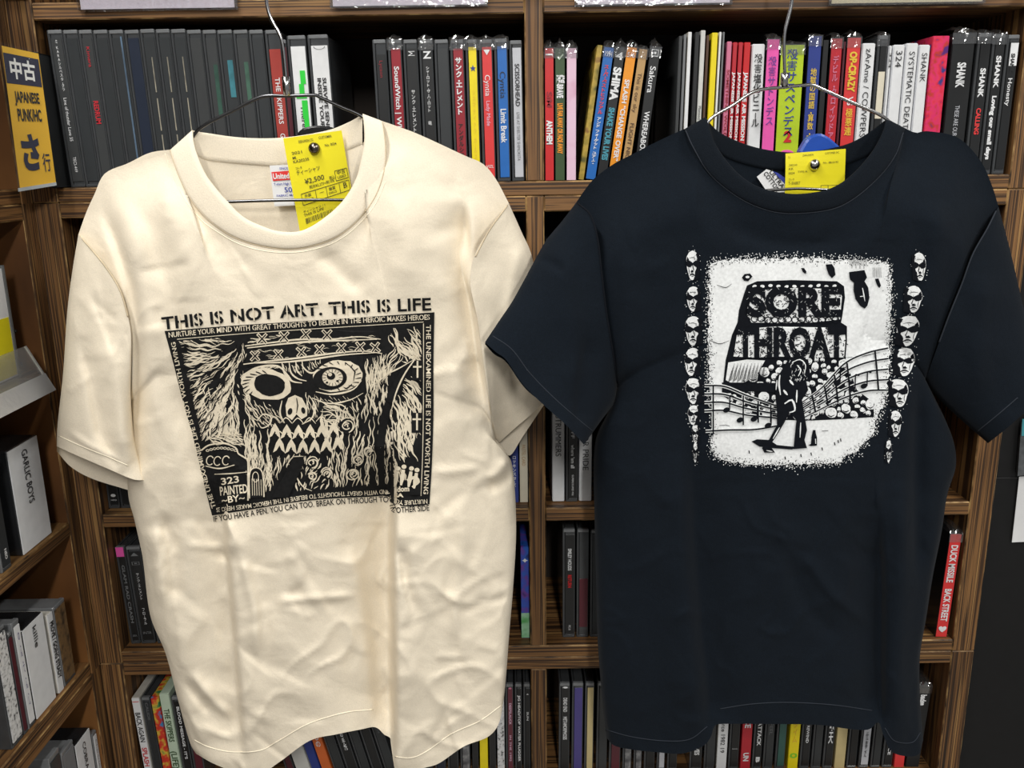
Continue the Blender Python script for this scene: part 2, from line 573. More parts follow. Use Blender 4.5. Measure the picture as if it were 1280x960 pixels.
def sg_quad(name, s0, s1, t0, t1, o, th, mat):
    return quad_plate(name, [sgp(s0, t0, o), sgp(s1, t0, o), sgp(s1, t1, o), sgp(s0, t1, o)], th, mat, sg)


sg_quad('card', 0, 1, 0, 1, 0.0, 0.0012, M_SIGNY)
sg_quad('navy_band', 0.02, 0.98, 0.045, 0.255, 0.0006, 0.0004, M_SIGNN)
sg_quad('clear_sleeve', -0.03, 1.03, -0.02, 1.02, 0.0022, 0.0004, mat_film('sleeve_film', 0.02))
sg_quad('sleeve_fold', -0.03, 1.03, 1.0, 1.025, 0.0026, 0.003, mat_plain('sleeve_edge', (170, 176, 178), 0.3))


def sg_text(s, cx, cy, h, wd, mat, bold, nm='lettering'):
    V, Fc, w = text2d(s, bold)
    map_text(V, Fc, lambda a, b: sgp(cx + (a / w - 0.5) * wd, cy - (b - 0.5) * h, 0.0013), nm, mat, sg)


M_BLACKINK = mat_plain('black_lettering', (26, 24, 22), 0.6, 0.05)
M_WHITEINK = mat_plain('white_lettering', (226, 226, 222), 0.5, 0.05)
sg_text('中古', 0.5, 0.15, 0.105, 0.72, M_WHITEINK, 0.03)
sg_text('JAPANESE', 0.53, 0.345, 0.075, 0.66, M_BLACKINK, 0.03)
sg_text('PUNK/HC', 0.53, 0.475, 0.085, 0.66, M_BLACKINK, 0.03)
sg_text('さ', 0.43, 0.76, 0.20, 0.60, M_SIGNN, 0.05)
sg_text('行', 0.83, 0.84, 0.105, 0.22, M_SIGNN, 0.01)
M_DKPL = mat_plain('dark_grey_plastic', (44, 46, 47), 0.4, 0.1)
# dark divider plate the card is fixed to
p0, p1 = at(46, 66, 0.932), at(64, 66, 0.932)
bm = bmesh.new()
add_box(bm, p0.x - sg.location.x, at(60, 228, .932).x - sg.location.x + 0.004, 0.008, 0.075, Z1 - sg.location.z + 0.0011, p0.z - sg.location.z, 0.001)
bm_obj('divider_plate', bm, M_DKPL, sg)

# ------------------------------------------------------------------ rail the hangers hook on (above the frame)
YH = 0.865
ZR = at(640, -75, YH).z
rail = empty('garment_rail', (0.0, YF, ZR))
tag(rail, 'thin steel garment rail on two brackets in front of top shelf', 'rail')
tube('bar', [(-0.52, YH - YF, 0), (0.57, YH - YF, 0)], 0.004, M_CHROME, rail, 12)
for bx in (-0.488, 0.541):
    bm = bmesh.new()
    add_box(bm, bx - 0.004, bx + 0.004, YH - YF - 0.006, -0.0005, -0.006, 0.006, 0.001)
    add_box(bm, bx - 0.011, bx + 0.011, -0.0025, -0.0003, -0.03, 0.03, 0.001)
    bm_obj('bracket', bm, M_CHROME, rail)


# ================================================================== shirts
def vnoise(x, y, seed=0):
    xi, yi = np.floor(x).astype(int), np.floor(y).astype(int)
    fx, fy = x - xi, y - yi
    fx = fx * fx * (3 - 2 * fx); fy = fy * fy * (3 - 2 * fy)

    def h(a, b):
        n = (a * 374761393 + b * 668265263 + seed * 144665) & 0x7fffffff
        n = ((n ^ (n >> 13)) * 1274126177) & 0x7fffffff
        return (n ^ (n >> 16)) % 10007 / 10007.0 * 2 - 1
    return (h(xi, yi) * (1 - fx) + h(xi + 1, yi) * fx) * (1 - fy) + (h(xi, yi + 1) * (1 - fx) + h(xi + 1, yi + 1) * fx) * fy


def polydist(px, py, poly):
    """signed distance (positive on the right of the direction of travel) and along-parameter"""
    best = np.full(px.shape, 1e9); sg_ = np.zeros(px.shape); tt = np.zeros(px.shape)
    P = np.array(poly, float)
    n = len(P) - 1
    for i in range(n):
        a, b = P[i], P[i + 1]
        d = b - a; L2 = d @ d
        t = ((px - a[0]) * d[0] + (py - a[1]) * d[1]) / L2
        tc_ = np.clip(t, 0, 1)
        qx, qy = a[0] + tc_ * d[0], a[1] + tc_ * d[1]
        ds = np.hypot(px - qx, py - qy)
        s = np.sign(d[0] * (py - a[1]) - d[1] * (px - a[0]))
        k = ds < best
        best = np.where(k, ds, best); sg_ = np.where(k, s, sg_); tt = np.where(k, (i + tc_) / n, tt)
    return best * -sg_, tt


def fold_field(px, py, folds):
    Y = np.zeros(px.shape)
    for poly, wl, wr, amp in folds:
        s, t = polydist(px, py, poly)
        w = np.where(s < 0, wl, wr)
        # ends fade with their own distance because best is measured to the end point
        e = np.clip(np.minimum(t, 1 - t) * 5 + 0.15, 0, 1)
        Y += amp * np.exp(-(s / w) ** 2) * e
    return Y


def rnd_creases(n, x0, x1, y0, y1, seed, amp=(0.0008, 0.002), skip=None, ang=None):
    r = random.Random(seed)
    out = []
    while len(out) < n:
        x, y = r.uniform(x0, x1), r.uniform(y0, y1)
        if skip and skip[0] < x < skip[1] and skip[2] < y < skip[3]: continue
        a = r.gauss(ang if ang is not None else math.pi / 2, 0.7)
        L = r.uniform(30, 105); c = r.uniform(-0.4, 0.4)
        p = [(x, y)]
        for k in range(4):
            a += c / 4
            x += math.cos(a) * L / 4; y += math.sin(a) * L / 4
            p.append((x, y))
        w = r.uniform(2.6, 6)
        out.append((p, w, w * r.uniform(1.5, 4.5), r.choice((-1, 1)) * r.uniform(*amp)))
    return out


def coons(top, bot, lef, rig):
    nu, nv = len(top), len(lef)
    u = np.linspace(0, 1, nu)[None, :, None]; v = np.linspace(0, 1, nv)[:, None, None]
    T, B, Lc, R = top[None], bot[None], lef[:, None], rig[:, None]
    return (1 - v) * T + v * B + (1 - u) * Lc + u * R - ((1 - u) * (1 - v) * top[0] + u * (1 - v) * top[-1] + (1 - u) * v * bot[0] + u * v * bot[-1])


def grid_faces(nv, nu, base=0, flip=False):
    f = []
    for j in range(nv - 1):
        for i in range(nu - 1):
            a = base + j * nu + i
            q = (a, a + 1, a + nu + 1, a + nu)
            f.append(q[::-1] if flip else q)
    return f


def round_profile(u, p=3.0):
    return np.sqrt(np.clip(1 - np.abs(2 * u - 1) ** p, 0, 1))


class Shirt:
    def __init__(s, name, label, s_def):
        s.d = s_def
        s.V, s.F = [], []           # everything facing the camera, for the raycasts
        s.root = empty(name, at(*s_def['foot'], YH))
        tag(s.root, label, 't-shirt')
        s.off = np.array(s.root.location)

    def emit(s, name, P, faces, mat, solid=False, front=True):
        P = P.reshape(-1, 3)
        o = mesh_obj(name, P - s.off, faces, mat, s.root, True)
        if front:
            b = len(s.V)
            s.V += [tuple(p) for p in P]
            s.F += [tuple(b + i for i in f) for f in faces]
        return o

    def build(s):
        d = s.d
        NU, NV = 170, 190
        th, thb, Ym = d['th'], d['thb'], YH
        nl = 60
        # ---- body front
        sl, neck, sr = spline(d['sh_l'], 30), spline(d['neck_out'], 111), spline(d['sh_r'], 31)
        top = np.vstack([sl[:-1], neck, sr[1:]])
        NU = len(top)
        va = 0.38
        na = int(NV * va)
        lef = np.vstack([spline(d['arm_l'], na), spline(d['side_l'], NV - na + 1)[1:]])
        rig = np.vstack([spline(d['arm_r'], na), spline(d['side_r'], NV - na + 1)[1:]])
        bot = spline(d['hem'], NU)
        G = coons(top, bot, lef, rig)
        px, py = G[..., 0], G[..., 1]
        u = np.linspace(0, 1, NU)[None, :] + 0 * px
        v = np.linspace(0, 1, NV)[:, None] + 0 * px
        un0, un1 = 29 / (NU - 1), 139 / (NU - 1)
        sn = np.clip((u - un0) / (un1 - un0), 0, 1)
        wtop = np.sin(np.pi * sn) ** 0.6 * 0.95
        wtop = np.maximum(wtop, 0)
        k = np.clip(v / 0.16, 0, 1); k = k * k * (3 - 2 * k)
        sa = np.clip(v / (na / NV), 0, 1)
        arm = np.where(sa < 1, round_profile(sa, 3.0), 0)
        er = round_profile(u, d.get('pround', 3.5))
        near = np.clip(np.minimum(u, 1 - u) / 0.12, 0, 1)
        e = er * (1 - arm) + arm * np.maximum(er, 0.75 + 0.25 * er)
        w = e * (wtop * (1 - k) + k)
        s.w_edge = w
        nzx = vnoise(px / 46, py / 60, 3) * 0.0022 + vnoise(px / 19, py / 24, 5) * 0.0008
        wx, wy = px + vnoise(px / 50, py / 50, 31) * 22, py + vnoise(px / 50, py / 50, 32) * 22
        rid = (1 - np.abs(vnoise(wx / 44 + wy / 90, wy / 70 - wx / 160, 33))) ** 5 * np.clip(vnoise(px / 90, py / 90, 34) + .35, 0, 1) + (1 - np.abs(vnoise(wx / 70 - wy / 60, wy / 60 + wx / 120, 35))) ** 6 * np.clip(vnoise(px / 80, py / 110, 36) + .2, 0, 1)
        nzx = nzx - rid * 0.0036 * np.clip((py - 330) / 320, .35, 1)
        fade = np.clip(np.minimum(np.minimum(u, 1 - u) / 0.03, 1), 0, 1) * np.clip(v / 0.04, 0, 1)
        inside = ((px > d['calm'][0]) & (px < d['calm'][1]) & (py > d['calm'][2]) & (py < d['calm'][3]))
        calm = np.where(inside, 0.55, 1.0)
        Y = Ym - th * w + (fold_field(px, py, d['folds']) + (nzx + fold_field(px, py, d['creases'])) * calm * d['crease_k']) * fade + d['lean'](px, py) * fade
        body_front = at_np(px, py, Y)
        s.emit('body_front', body_front, grid_faces(NV, NU), d['mat'])
        # ---- body back
        bn = spline(d['back_low'], 111)
        top2 = np.vstack([sl[:-1], bn, sr[1:]])
        bot2 = bot + np.array([0, -16.0]) * np.minimum(1, np.minimum(np.arange(NU), np.arange(NU)[::-1]) / 12)[:, None]
        G2 = coons(top2, bot2, lef, rig)
        px2, py2 = G2[..., 0], G2[..., 1]
        e2 = er * (1 - arm) + arm
        Y2 = Ym + thb * e2 * (np.sin(np.pi * sn) ** 0.6 * (1 - k) + k) + (vnoise(px2 / 30, py2 / 40, 9) * 0.0012) * fade
        s.emit('body_back', at_np(px2, py2, Y2), grid_faces(NV, NU, flip=True), d['mat'])
        # ---- collar, front band
        inn = spline(d['neck_in'], 111)
        sc = np.linspace(0, 1, 111)
        Yc = Ym - th * np.sin(np.pi * sc) ** 0.6 * 0.95
        rows = []
        for q, dy in ((0.0, 0.0065), (0.0, 0.002), (0.04, -0.0005), (0.25, -0.0012), (0.5, -0.0015), (0.75, -0.0015), (0.93, -0.0013), (1.0, -0.0006), (1.03, 0.0012)):
            g = inn * (1 - q) + neck * q
            rows.append(at_np(g[:, 0], g[:, 1], Yc + dy * np.sin(np.pi * np.clip(sc, 0.04, 0.96)) ** 0.3))
        P = np.stack(rows)
        s.emit('collar', P, grid_faces(9, 111), d['rib'])
        # ---- collar, back band
        bt = spline(d['back_top'], 111)
        Yb = Ym + thb * np.sin(np.pi * sc) ** 0.6
        rows = []
        for q, dy in ((0.0, 0.004), (0.0, 0.0), (0.1, -0.0008), (0.5, -0.0012), (0.85, -0.0018), (1.0, -0.0018), (1.06, -0.0002)):
            g = bt * (1 - q) + bn * q
            rows.append(at_np(g[:, 0], g[:, 1], Yb + dy))
        s.emit('back_collar', np.stack(rows), grid_faces(7, 111), d['rib'])
        # ---- sleeves
        for key, arm_key in (('sl', 'arm_l'), ('sr', 'arm_r')):
            q = d[key]
            nu, nv = 64, 70
            seam = spline(d[arm_key] if 'seam' not in q else q['seam'], nu)
            outer, inner = spline(q['outer'], nv), spline(q['inner'], nv)
            for fb in ('front', 'back'):
                hem = spline(q['hem_' + fb], nu)
                inn_ = inner.copy(); out_ = outer.copy()
                if fb == 'back':
                    tt = (np.linspace(0, 1, nv) ** 3)[:, None]
                    inn_ = inner + (hem[-1] - inner[-1]) * tt
                    out_ = outer + (hem[0] - outer[-1]) * tt
                Gs = coons(seam, hem, out_, inn_)
                ax, ay = Gs[..., 0], Gs[..., 1]
                uu = np.linspace(0, 1, nu)[None, :] + 0 * ax
                vv = np.linspace(0, 1, nv)[:, None] + 0 * ax
                pr = round_profile(uu, 2.6)
                fd = np.clip(np.minimum(uu, 1 - uu) / 0.08, 0, 1) * np.clip(vv / 0.06, 0, 1)
                mid = Ym + q['swing'] * vv ** 1.3
                if fb == 'front':
                    Ys = mid - (th * (1 - vv) + q['th'] * vv) * pr
                    Ys = Ys + (fold_field(ax, ay, q['folds']) + vnoise(ax / 34, ay / 40, 21) * 0.0018 * d['crease_k'] + fold_field(ax, ay, d['creases']) * d['crease_k']) * fd
                else:
                    Ys = mid + (thb * (1 - vv) + q['th'] * vv) * pr
                s.emit('sleeve_' + fb, at_np(ax, ay, Ys), grid_faces(nv, nu, flip=(fb == 'back')), d['mat'])
        s.bvh = BVHTree.FromPolygons(s.V, s.F)
        # ---- seams and stitching as raised threads lying on the cloth
        for nm, pts, rad, mt in d['threads']:
            g = spline(pts, max(12, int(len(pts) * 14)))
            s.thread(nm, g, rad, mt)
        return s

    def hit(s, px, py, lift=0.0, fallback=None):
        r = Vector(ray_np(px, py)); r.normalize()
        loc, n, i, dist = s.bvh.ray_cast(Vector(EYE), r)
        if loc is None:
            return None
        return loc - r * lift

    def thread(s, name, g, rad, mt):
        pts = [s.hit(x, y, -rad * 0.25) for x, y in g]
        runs, cur = [], []
        for p in pts:
            if p is None or (cur and (p - cur[-1]).length > 0.025):
                if len(cur) > 2: runs.append(cur)
                cur = [] if p is None else [p]
            else:
                cur.append(p)
        if len(cur) > 2: runs.append(cur)
        V, Fc = [], []
        for rn in runs:
            V, Fc = tube_geo(rn, rad, 6, V, Fc)
        if V:
            mesh_obj(name, [v - Vector(s.off) for v in V], Fc, mt, s.root, True)


# ---------------------------------------------------------------- cream shirt
CR_ARM_L = [(98, 293), (130, 330), (150, 362), (161, 400), (164, 430), (163, 500)]
CR_ARM_R = [(636, 254), (611, 288), (592, 322), (588, 355), (597, 400), (606, 465), (616, 530)]
CREAM = dict(
    foot=(420, 940), th=0.030, thb=0.020, mat=M_CREAM, rib=M_CREAM_RIB, crease_k=1.0, pround=3.2,
    calm=(200, 545, 375, 655), lean=lambda x, y: 0.0 * x,
    sh_l=[(98, 293), (108, 265), (118, 243), (131, 217), (160, 204), (187, 191), (213, 187)],
    neck_out=[(213, 187), (217, 200), (226, 224), (239, 249), (258, 272), (282, 290), (305, 301), (332, 308), (362, 311), (390, 307), (420, 296), (446, 276), (466, 250), (477, 225), (482, 198), (481, 172), (477, 151)],
    sh_r=[(477, 151), (500, 159), (526, 169), (580, 194), (604, 205), (620, 224), (636, 254)],
    arm_l=CR_ARM_L, arm_r=CR_ARM_R,
    side_l=[(163, 500), (160, 560), (160, 616), (168, 650), (177, 690), (180, 710), (188, 770), (207, 817), (222, 873), (237, 927), (245, 942)],
    side_r=[(616, 530), (622, 556), (635, 570), (640, 581), (644, 619), (645, 673), (641, 740), (637, 787), (633, 840), (630, 872)],
    hem=[(245, 942), (268, 955), (300, 966), (330, 964), (350, 952), (387, 926), (420, 918), (450, 912), (469, 909), (480, 918), (489, 925), (492, 950), (496, 968), (512, 967), (530, 960), (549, 954), (580, 933), (610, 921), (624, 903), (630, 872)],
    neck_in=[(241, 162), (242, 175), (246, 191), (257, 217), (270, 235), (283, 250), (303, 270), (324, 281), (349, 289), (378, 288), (407, 271), (430, 249), (445, 223), (451, 200), (455, 178), (455, 160), (453, 142)],
    back_top=[(241, 163), (257, 166), (303, 172), (353, 172), (407, 163.5), (435, 153), (453, 143)],
    back_low=[(244, 192), (255, 198), (272, 201), (337, 206), (355, 206), (400, 196), (430, 188), (453, 179)],
    folds=[
        ([(489, 560), (488, 640), (487, 720), (489, 820), (491, 965)], 52, 5, 0.034),
        ([(491, 620), (490, 720), (491, 820), (494, 968)], 4, 60, -0.012),
        ([(272, 600), (277, 660), (283, 720), (289, 800), (296, 890), (300, 950)], 46, 6, 0.015),
        ([(283, 640), (290, 720), (298, 800), (308, 930)], 5, 34, -0.006),
        ([(128, 262), (146, 310), (160, 360), (168, 430), (172, 520)], 5, 13, 0.009),
        ([(140, 255), (165, 320), (182, 400), (186, 500), (196, 620)], 14, 22, -0.006),
        ([(578, 250), (583, 300), (588, 350), (600, 430), (612, 520)], 40, 5, 0.020),
        ([(548, 230), (556, 300), (566, 380), (574, 470), (580, 560)], 22, 22, -0.006),
        ([(470, 190), (500, 230), (510, 300), (505, 380)], 26, 40, -0.006),
        ([(238, 842), (252, 860), (270, 880), (290, 897)], 5, 8, -0.005),
        ([(230, 850), (246, 872), (262, 892)], 5, 8, 0.004),
        ([(395, 312), (420, 335), (455, 368)], 9, 14, 0.004),
        ([(497, 680), (506, 720), (518, 772)], 5, 10, 0.005),
        ([(575, 625), (578, 680), (570, 740), (566, 800)], 8, 9, -0.004),
        ([(645, 590), (625, 604), (608, 612)], 8, 6, 0.006),
        ([(636, 575), (622, 590), (612, 600)], 5, 6, -0.004),
        ([(300, 690), (308, 720), (318, 760), (320, 830)], 7, 9, -0.004),
        ([(430, 680), (445, 720), (455, 800), (462, 900)], 14, 10, -0.005),
        ([(205, 640), (215, 690), (222, 760)], 7, 14, 0.006),
        ([(192, 660), (198, 710), (205, 760)], 14, 6, -0.005),
        ([(170, 250), (190, 300), (215, 370), (225, 430)], 9, 16, 0.004),
        ([(200, 230), (225, 290), (250, 360)], 16, 16, -0.003),
        ([(560, 460), (590, 452), (612, 446)], 4, 5, 0.003),
        ([(540, 590), (575, 588), (600, 584)], 6, 5, -0.003),
        ([(345, 752), (400, 748), (445, 744)], 4, 6, -0.003),
        ([(640, 745), (605, 752), (570, 768)], 6, 6, 0.003),
        ([(220, 480), (232, 540), (246, 610)], 10, 14, 0.005),
    ],
    creases=rnd_creases(85, 180, 640, 640, 930, 3, (0.0007, 0.0021)) + rnd_creases(14, 180, 600, 220, 380, 4, (0.0006, 0.0016)) + rnd_creases(16, 545, 640, 380, 660, 5, (0.001, 0.0024)) + rnd_creases(16, 170, 260, 380, 660, 6, (0.001, 0.0024)) + rnd_creases(14, 80, 165, 330, 600, 8, (0.0008, 0.0018)),
    sl=dict(outer=[(98, 293), (91, 335), (84, 390), (79, 465), (72, 530), (71, 558)],
            inner=[(163, 500), (168, 545), (175, 575), (182, 600)],
            hem_front=[(71, 558), (100, 571), (135, 586), (166, 599), (182, 600)],
            hem_back=[(71, 564), (88, 583), (112, 597), (145, 608), (172, 614), (182, 601)],
            swing=-0.012, th=0.020,
            folds=[([(100, 420), (115, 480), (125, 540), (150, 590)], 7, 14, 0.005), ([(85, 540), (110, 556), (150, 575)], 3, 4, -0.002),
                   ([(140, 430), (148, 500), (158, 580)], 12, 10, -0.004)]),
    sr=dict(outer=[(636, 254), (652, 290), (665, 321), (676, 380), (681, 440), (682, 500)],
            inner=[(616, 530), (618, 545), (621, 556)],
            hem_front=[(682, 500), (665, 517), (645, 534), (621, 556)],
            hem_back=[(682, 503), (668, 524), (652, 548), (638, 569), (626, 562)],
            swing=0.022, th=0.012,
            folds=[([(650, 400), (640, 450), (650, 500)], 8, 8, 0.004), ([(655, 300), (640, 360), (630, 430)], 8, 10, -0.003)]),
    threads=[
        ('collar_seam', [(213, 188), (217, 201), (226, 225), (239, 250), (258, 273), (282, 291), (305, 302), (332, 309), (362, 312), (390, 308), (420, 297), (446, 277), (466, 251), (477, 226), (482, 199), (481, 173), (478, 154)], 0.0006, M_CREAM_SHADE_THREAD),
        ('collar_stitch', [(206, 192), (211, 206), (221, 230), (234, 254), (254, 277), (280, 295), (304, 307), (332, 314), (362, 316), (391, 312), (422, 301), (449, 280), (470, 254), (482, 227)], 0.0005, M_CREAM_THREAD),
        ('armhole_seam', [(99, 294), (130, 331), (150, 363), (160, 396)], 0.0008, M_CREAM_SHADE_THREAD),
        ('armhole_seam', [(634, 257), (611, 289), (594, 321)], 0.0008, M_CREAM_SHADE_THREAD),
        ('hem_stitch', [(243, 925), (262, 934), (290, 940), (325, 938), (350, 925), (385, 905), (430, 891), (466, 887)], 0.0007, M_CREAM_THREAD),
        ('hem_stitch', [(494, 946), (515, 947), (535, 938), (565, 917), (600, 901), (626, 882)], 0.0007, M_CREAM_THREAD),
        ('sleeve_stitch', [(74, 545), (100, 557), (135, 571), (160, 582)], 0.0006, M_CREAM_THREAD),
    ])

# ---------------------------------------------------------------- navy shirt
NV_ARM_L = [(721, 252), (738, 268), (747, 298), (752, 340), (758, 390), (766, 440), (772, 482)]
NV_ARM_R = [(1248, 258), (1234, 285), (1216, 317), (1202, 355), (1187, 392), (1173, 430), (1156, 477)]
NAVY = dict(
    foot=(955, 930), th=0.036, thb=0.020, mat=M_NAVY, rib=M_NAVY_RIB, crease_k=0.5, pround=3.6,
    calm=(850, 1160, 300, 600), lean=lambda x, y: 0.0 * x,
    sh_l=[(721, 252), (732, 236), (744, 222), (767, 205), (790, 193), (815, 180), (838, 169), (856, 161)],
    neck_out=[(856, 161), (866, 184), (887, 216), (917, 242), (950, 259), (985, 266), (1034, 262), (1065, 249), (1098, 221), (1119, 193), (1131, 160)],
    sh_r=[(1131, 160), (1145, 166), (1160, 164), (1197, 172), (1225, 200), (1240, 232), (1248, 258)],
    arm_l=NV_ARM_L, arm_r=NV_ARM_R,
    side_l=[(772, 482), (760, 515), (746, 545), (742, 580), (743, 640), (745, 720), (747, 800), (753, 876), (758, 922)],
    side_r=[(1156, 477), (1170, 503), (1190, 545), (1195, 581), (1184, 619), (1177, 665), (1166, 720), (1158, 771), (1150, 820), (1150, 870), (1154, 925)],
    hem=[(758, 922), (768, 932), (790, 937), (818, 940), (852, 942), (878, 933), (888, 922), (893, 908), (903, 905), (953, 905), (1021, 906), (1060, 911), (1085, 912), (1098, 903), (1104, 918), (1113, 938), (1130, 945), (1148, 943), (1154, 925)],
    neck_in=[(882, 146), (886, 157), (896, 183), (917, 211), (941, 230), (971, 240), (1004, 242), (1039, 235), (1065, 218), (1088, 192), (1102, 168), (1108, 148)],
    back_top=[(882, 147), (899, 165), (934, 181), (971, 189), (1010, 190), (1056, 181), (1084, 167), (1108, 149)],
    back_low=[(888, 166), (903, 193), (945, 208), (981, 212), (1025, 211), (1065, 202), (1092, 188), (1106, 165)],
    folds=[
        ([(868, 560), (872, 680), (880, 780), (888, 860), (892, 915)], 10, 34, 0.012),
        ([(845, 560), (850, 700), (862, 820), (870, 930)], 30, 12, -0.006),
        ([(1096, 640), (1100, 740), (1099, 830), (1100, 915)], 34, 6, 0.014),
        ([(1128, 600), (1128, 720), (1122, 820), (1125, 940)], 16, 16, -0.010),
        ([(1150, 480), (1146, 560), (1145, 640), (1146, 720)], 8, 14, 0.010),
        ([(782, 300), (786, 400), (790, 500)], 14, 22, -0.005),
        ([(1175, 250), (1170, 330), (1150, 410)], 20, 18, -0.006),
        ([(880, 770), (860, 764), (842, 775)], 4, 4, -0.002),
        ([(1000, 690), (1040, 745), (1085, 780)], 6, 9, -0.003),
        ([(985, 700), (1010, 760), (1050, 800)], 12, 12, 0.003),
        ([(900, 280), (950, 300), (1000, 306), (1060, 300)], 10, 16, 0.003),
    ],
    creases=rnd_creases(26, 750, 1160, 600, 920, 13, (0.0008, 0.002)) + rnd_creases(10, 760, 1180, 200, 320, 14, (0.0006, 0.0014)),
    sl=dict(outer=[(721, 252), (702, 277), (683, 300), (667, 328), (642, 374), (626, 398), (606, 428)],
            inner=[(772, 482), (768, 503), (752, 525), (730, 556)],
            hem_front=[(606, 430), (620, 442), (633, 452), (654, 482), (683, 510), (709, 533), (730, 556)],
            hem_back=[(606, 430), (618, 443), (633, 453), (656, 485), (683, 507), (709, 529), (730, 552)],
            swing=-0.055, th=0.014,
            folds=[([(668, 320), (690, 330), (706, 340)], 5, 7, 0.003), ([(700, 300), (715, 400), (722, 500)], 22, 14, -0.005), ([(735, 420), (725, 480), (722, 535)], 6, 18, 0.004)]),
    sr=dict(outer=[(1248, 258), (1262, 310), (1277, 374), (1290, 430), (1304, 488)],
            inner=[(1156, 477), (1175, 500), (1205, 528), (1235, 554)],
            hem_front=[(1304, 488), (1285, 511), (1260, 534), (1235, 554)],
            hem_back=[(1304, 486), (1285, 507), (1260, 529), (1235, 550)],
            swing=-0.012, th=0.02,
            folds=[([(1235, 340), (1225, 420), (1220, 500)], 18, 18, -0.004)]),
    threads=[
        ('collar_seam', [(857, 163), (867, 185), (887, 217), (917, 243), (950, 260), (985, 267), (1034, 263), (1065, 250), (1098, 222), (1119, 194), (1129, 166)], 0.0006, M_NAVY_THREAD),
        ('armhole_seam', [(722, 254), (738, 269), (747, 299), (752, 341), (758, 391), (766, 441), (771, 478)], 0.0009, M_INK_NAVY),
        ('armhole_seam', [(1245, 264), (1234, 286), (1216, 318), (1202, 356), (1187, 393), (1174, 428)], 0.0007, M_NAVY_THREAD),
        ('hem_stitch', [(757, 912), (790, 921), (830, 926), (862, 924), (884, 908)], 0.0006, M_NAVY_THREAD),
        ('hem_stitch', [(900, 886), (940, 880), (985, 878), (1040, 881), (1090, 888)], 0.0006, M_NAVY_THREAD),
        ('hem_stitch', [(1106, 910), (1118, 926), (1140, 928), (1151, 915)], 0.0006, M_NAVY_THREAD),
        ('sleeve_stitch', [(616, 420), (640, 437), (662, 466), (690, 495), (718, 520), (742, 540)], 0.0006, M_NAVY_THREAD),
        ('sleeve_stitch', [(1272, 497), (1250, 516), (1222, 539)], 0.0006, M_NAVY_THREAD),
    ])

cream = Shirt('t_shirt', 'cream cotton t-shirt with black skull print and slogan, hung on dark wire hanger', CREAM).build()
navy = Shirt('t_shirt', 'faded navy t-shirt with white stone-lettering chest print, hung on chrome wire hanger', NAVY).build()


# ================================================================== discs and dividers on the shelves
COL = dict(black=(30, 31, 32), dark=(60, 62, 63), dark2=(50, 53, 55), navyd=(34, 42, 58), grey=(120, 122, 124), white=(232, 233, 234), lgrey=(196, 198, 204),
           red=(204, 36, 40), scarlet=(222, 58, 58), dred=(150, 34, 46), brick=(166, 62, 54), crimson=(190, 40, 52), yellow=(244, 222, 22), blue=(30, 104, 184), royal=(44, 62, 140),
           green=(58, 82, 48), pgreen=(196, 214, 190), pink=(232, 192, 214), rose=(212, 120, 150), magenta=(240, 92, 178), lime=(184, 208, 36), orange=(240, 152, 30), orange2=(222, 110, 50),
           tan=(190, 152, 98), khaki=(196, 178, 128), maroon=(104, 46, 58), teal=(52, 92, 84), violet=(74, 66, 130), cream=(226, 218, 196), hotred=(220, 60, 60), brown=(86, 62, 44), wine=(86, 34, 44), offw=(214, 214, 208), gold=(232, 196, 60),
           lettergreen=(40, 210, 60), letterdk=(40, 40, 42), purple=(120, 60, 150), cyan=(70, 150, 170))
M_SMOKE = mat_plain('smoked_case_plastic', (66, 68, 70), 0.22, 0.12, 40, coat=0.3)
M_SMOKE2 = mat_plain('black_case_plastic', (34, 35, 37), 0.25, 0.12, 40, coat=0.3)
M_CLEARC = mat_plain('scuffed_clear_and_highlight', (118, 120, 122), 0.2, 0.15, 60, coat=0.4)  # clear cases; also the highlight painted on upper hinges
M_PAPEREDGE = mat_plain('card_edge', (206, 202, 192), 0.7)


def cmat(k):
    if k in MULTI: return MULTI[k]
    return mat_plain('card_' + k, COL[k], 0.38, 0.05, 80, coat=0.25)


def ink(k): return mat_plain('ink_' + k, COL[k], 0.5, 0.05, 80)


MULTI = dict(
    confetti=mat_multi('pink_red_confetti_print', [(60, 60, 130), (220, 40, 70), (230, 60, 90), (226, 50, 110), (200, 60, 40), (90, 40, 120)], 70),
    comic=mat_multi('red_green_comic_print', [(60, 140, 190), (200, 50, 40), (214, 70, 50), (220, 190, 70), (60, 130, 80)], 75),
    galaxy=mat_multi('blue_purple_galaxy_print', [(30, 50, 120), (40, 96, 190), (60, 80, 180), (110, 60, 150), (30, 40, 100)], 60),
    forest=mat_multi('pale_green_print', [(70, 160, 70), (150, 200, 160), (190, 220, 200)], 60),
    goldphoto=mat_multi('gold_green_photo', [(50, 60, 30), (150, 130, 50), (190, 160, 70), (110, 60, 40)], 70),
    cherry=mat_multi('pink_cherry_print', [(232, 200, 220), (232, 196, 216), (200, 130, 160)], 25),
    brownpat=mat_multi('brown_lattice_print', [(60, 48, 36), (104, 82, 58), (128, 100, 66), (80, 60, 44)], 90),
    smear=mat_multi('grey_smear_print', [(60, 60, 62), (110, 110, 112), (170, 170, 168)], 90),
    greensm=mat_multi('dark_green_smear', [(34, 40, 40), (44, 60, 54), (70, 100, 84)], 60, stretch=(1, 1, .2)),
    tealsm=mat_multi('dark_teal_smear', [(36, 42, 46), (44, 62, 70), (76, 140, 150)], 45, stretch=(1, 1, .2)),
    bluesm=mat_multi('dark_blue_smear', [(34, 40, 48), (44, 54, 66), (90, 110, 130)], 50, stretch=(2, 1, .15)),
    barcode=mat_multi('speckled_white_print', [(40, 40, 40), (200, 200, 200), (226, 226, 226), (226, 226, 226)], 240),
)


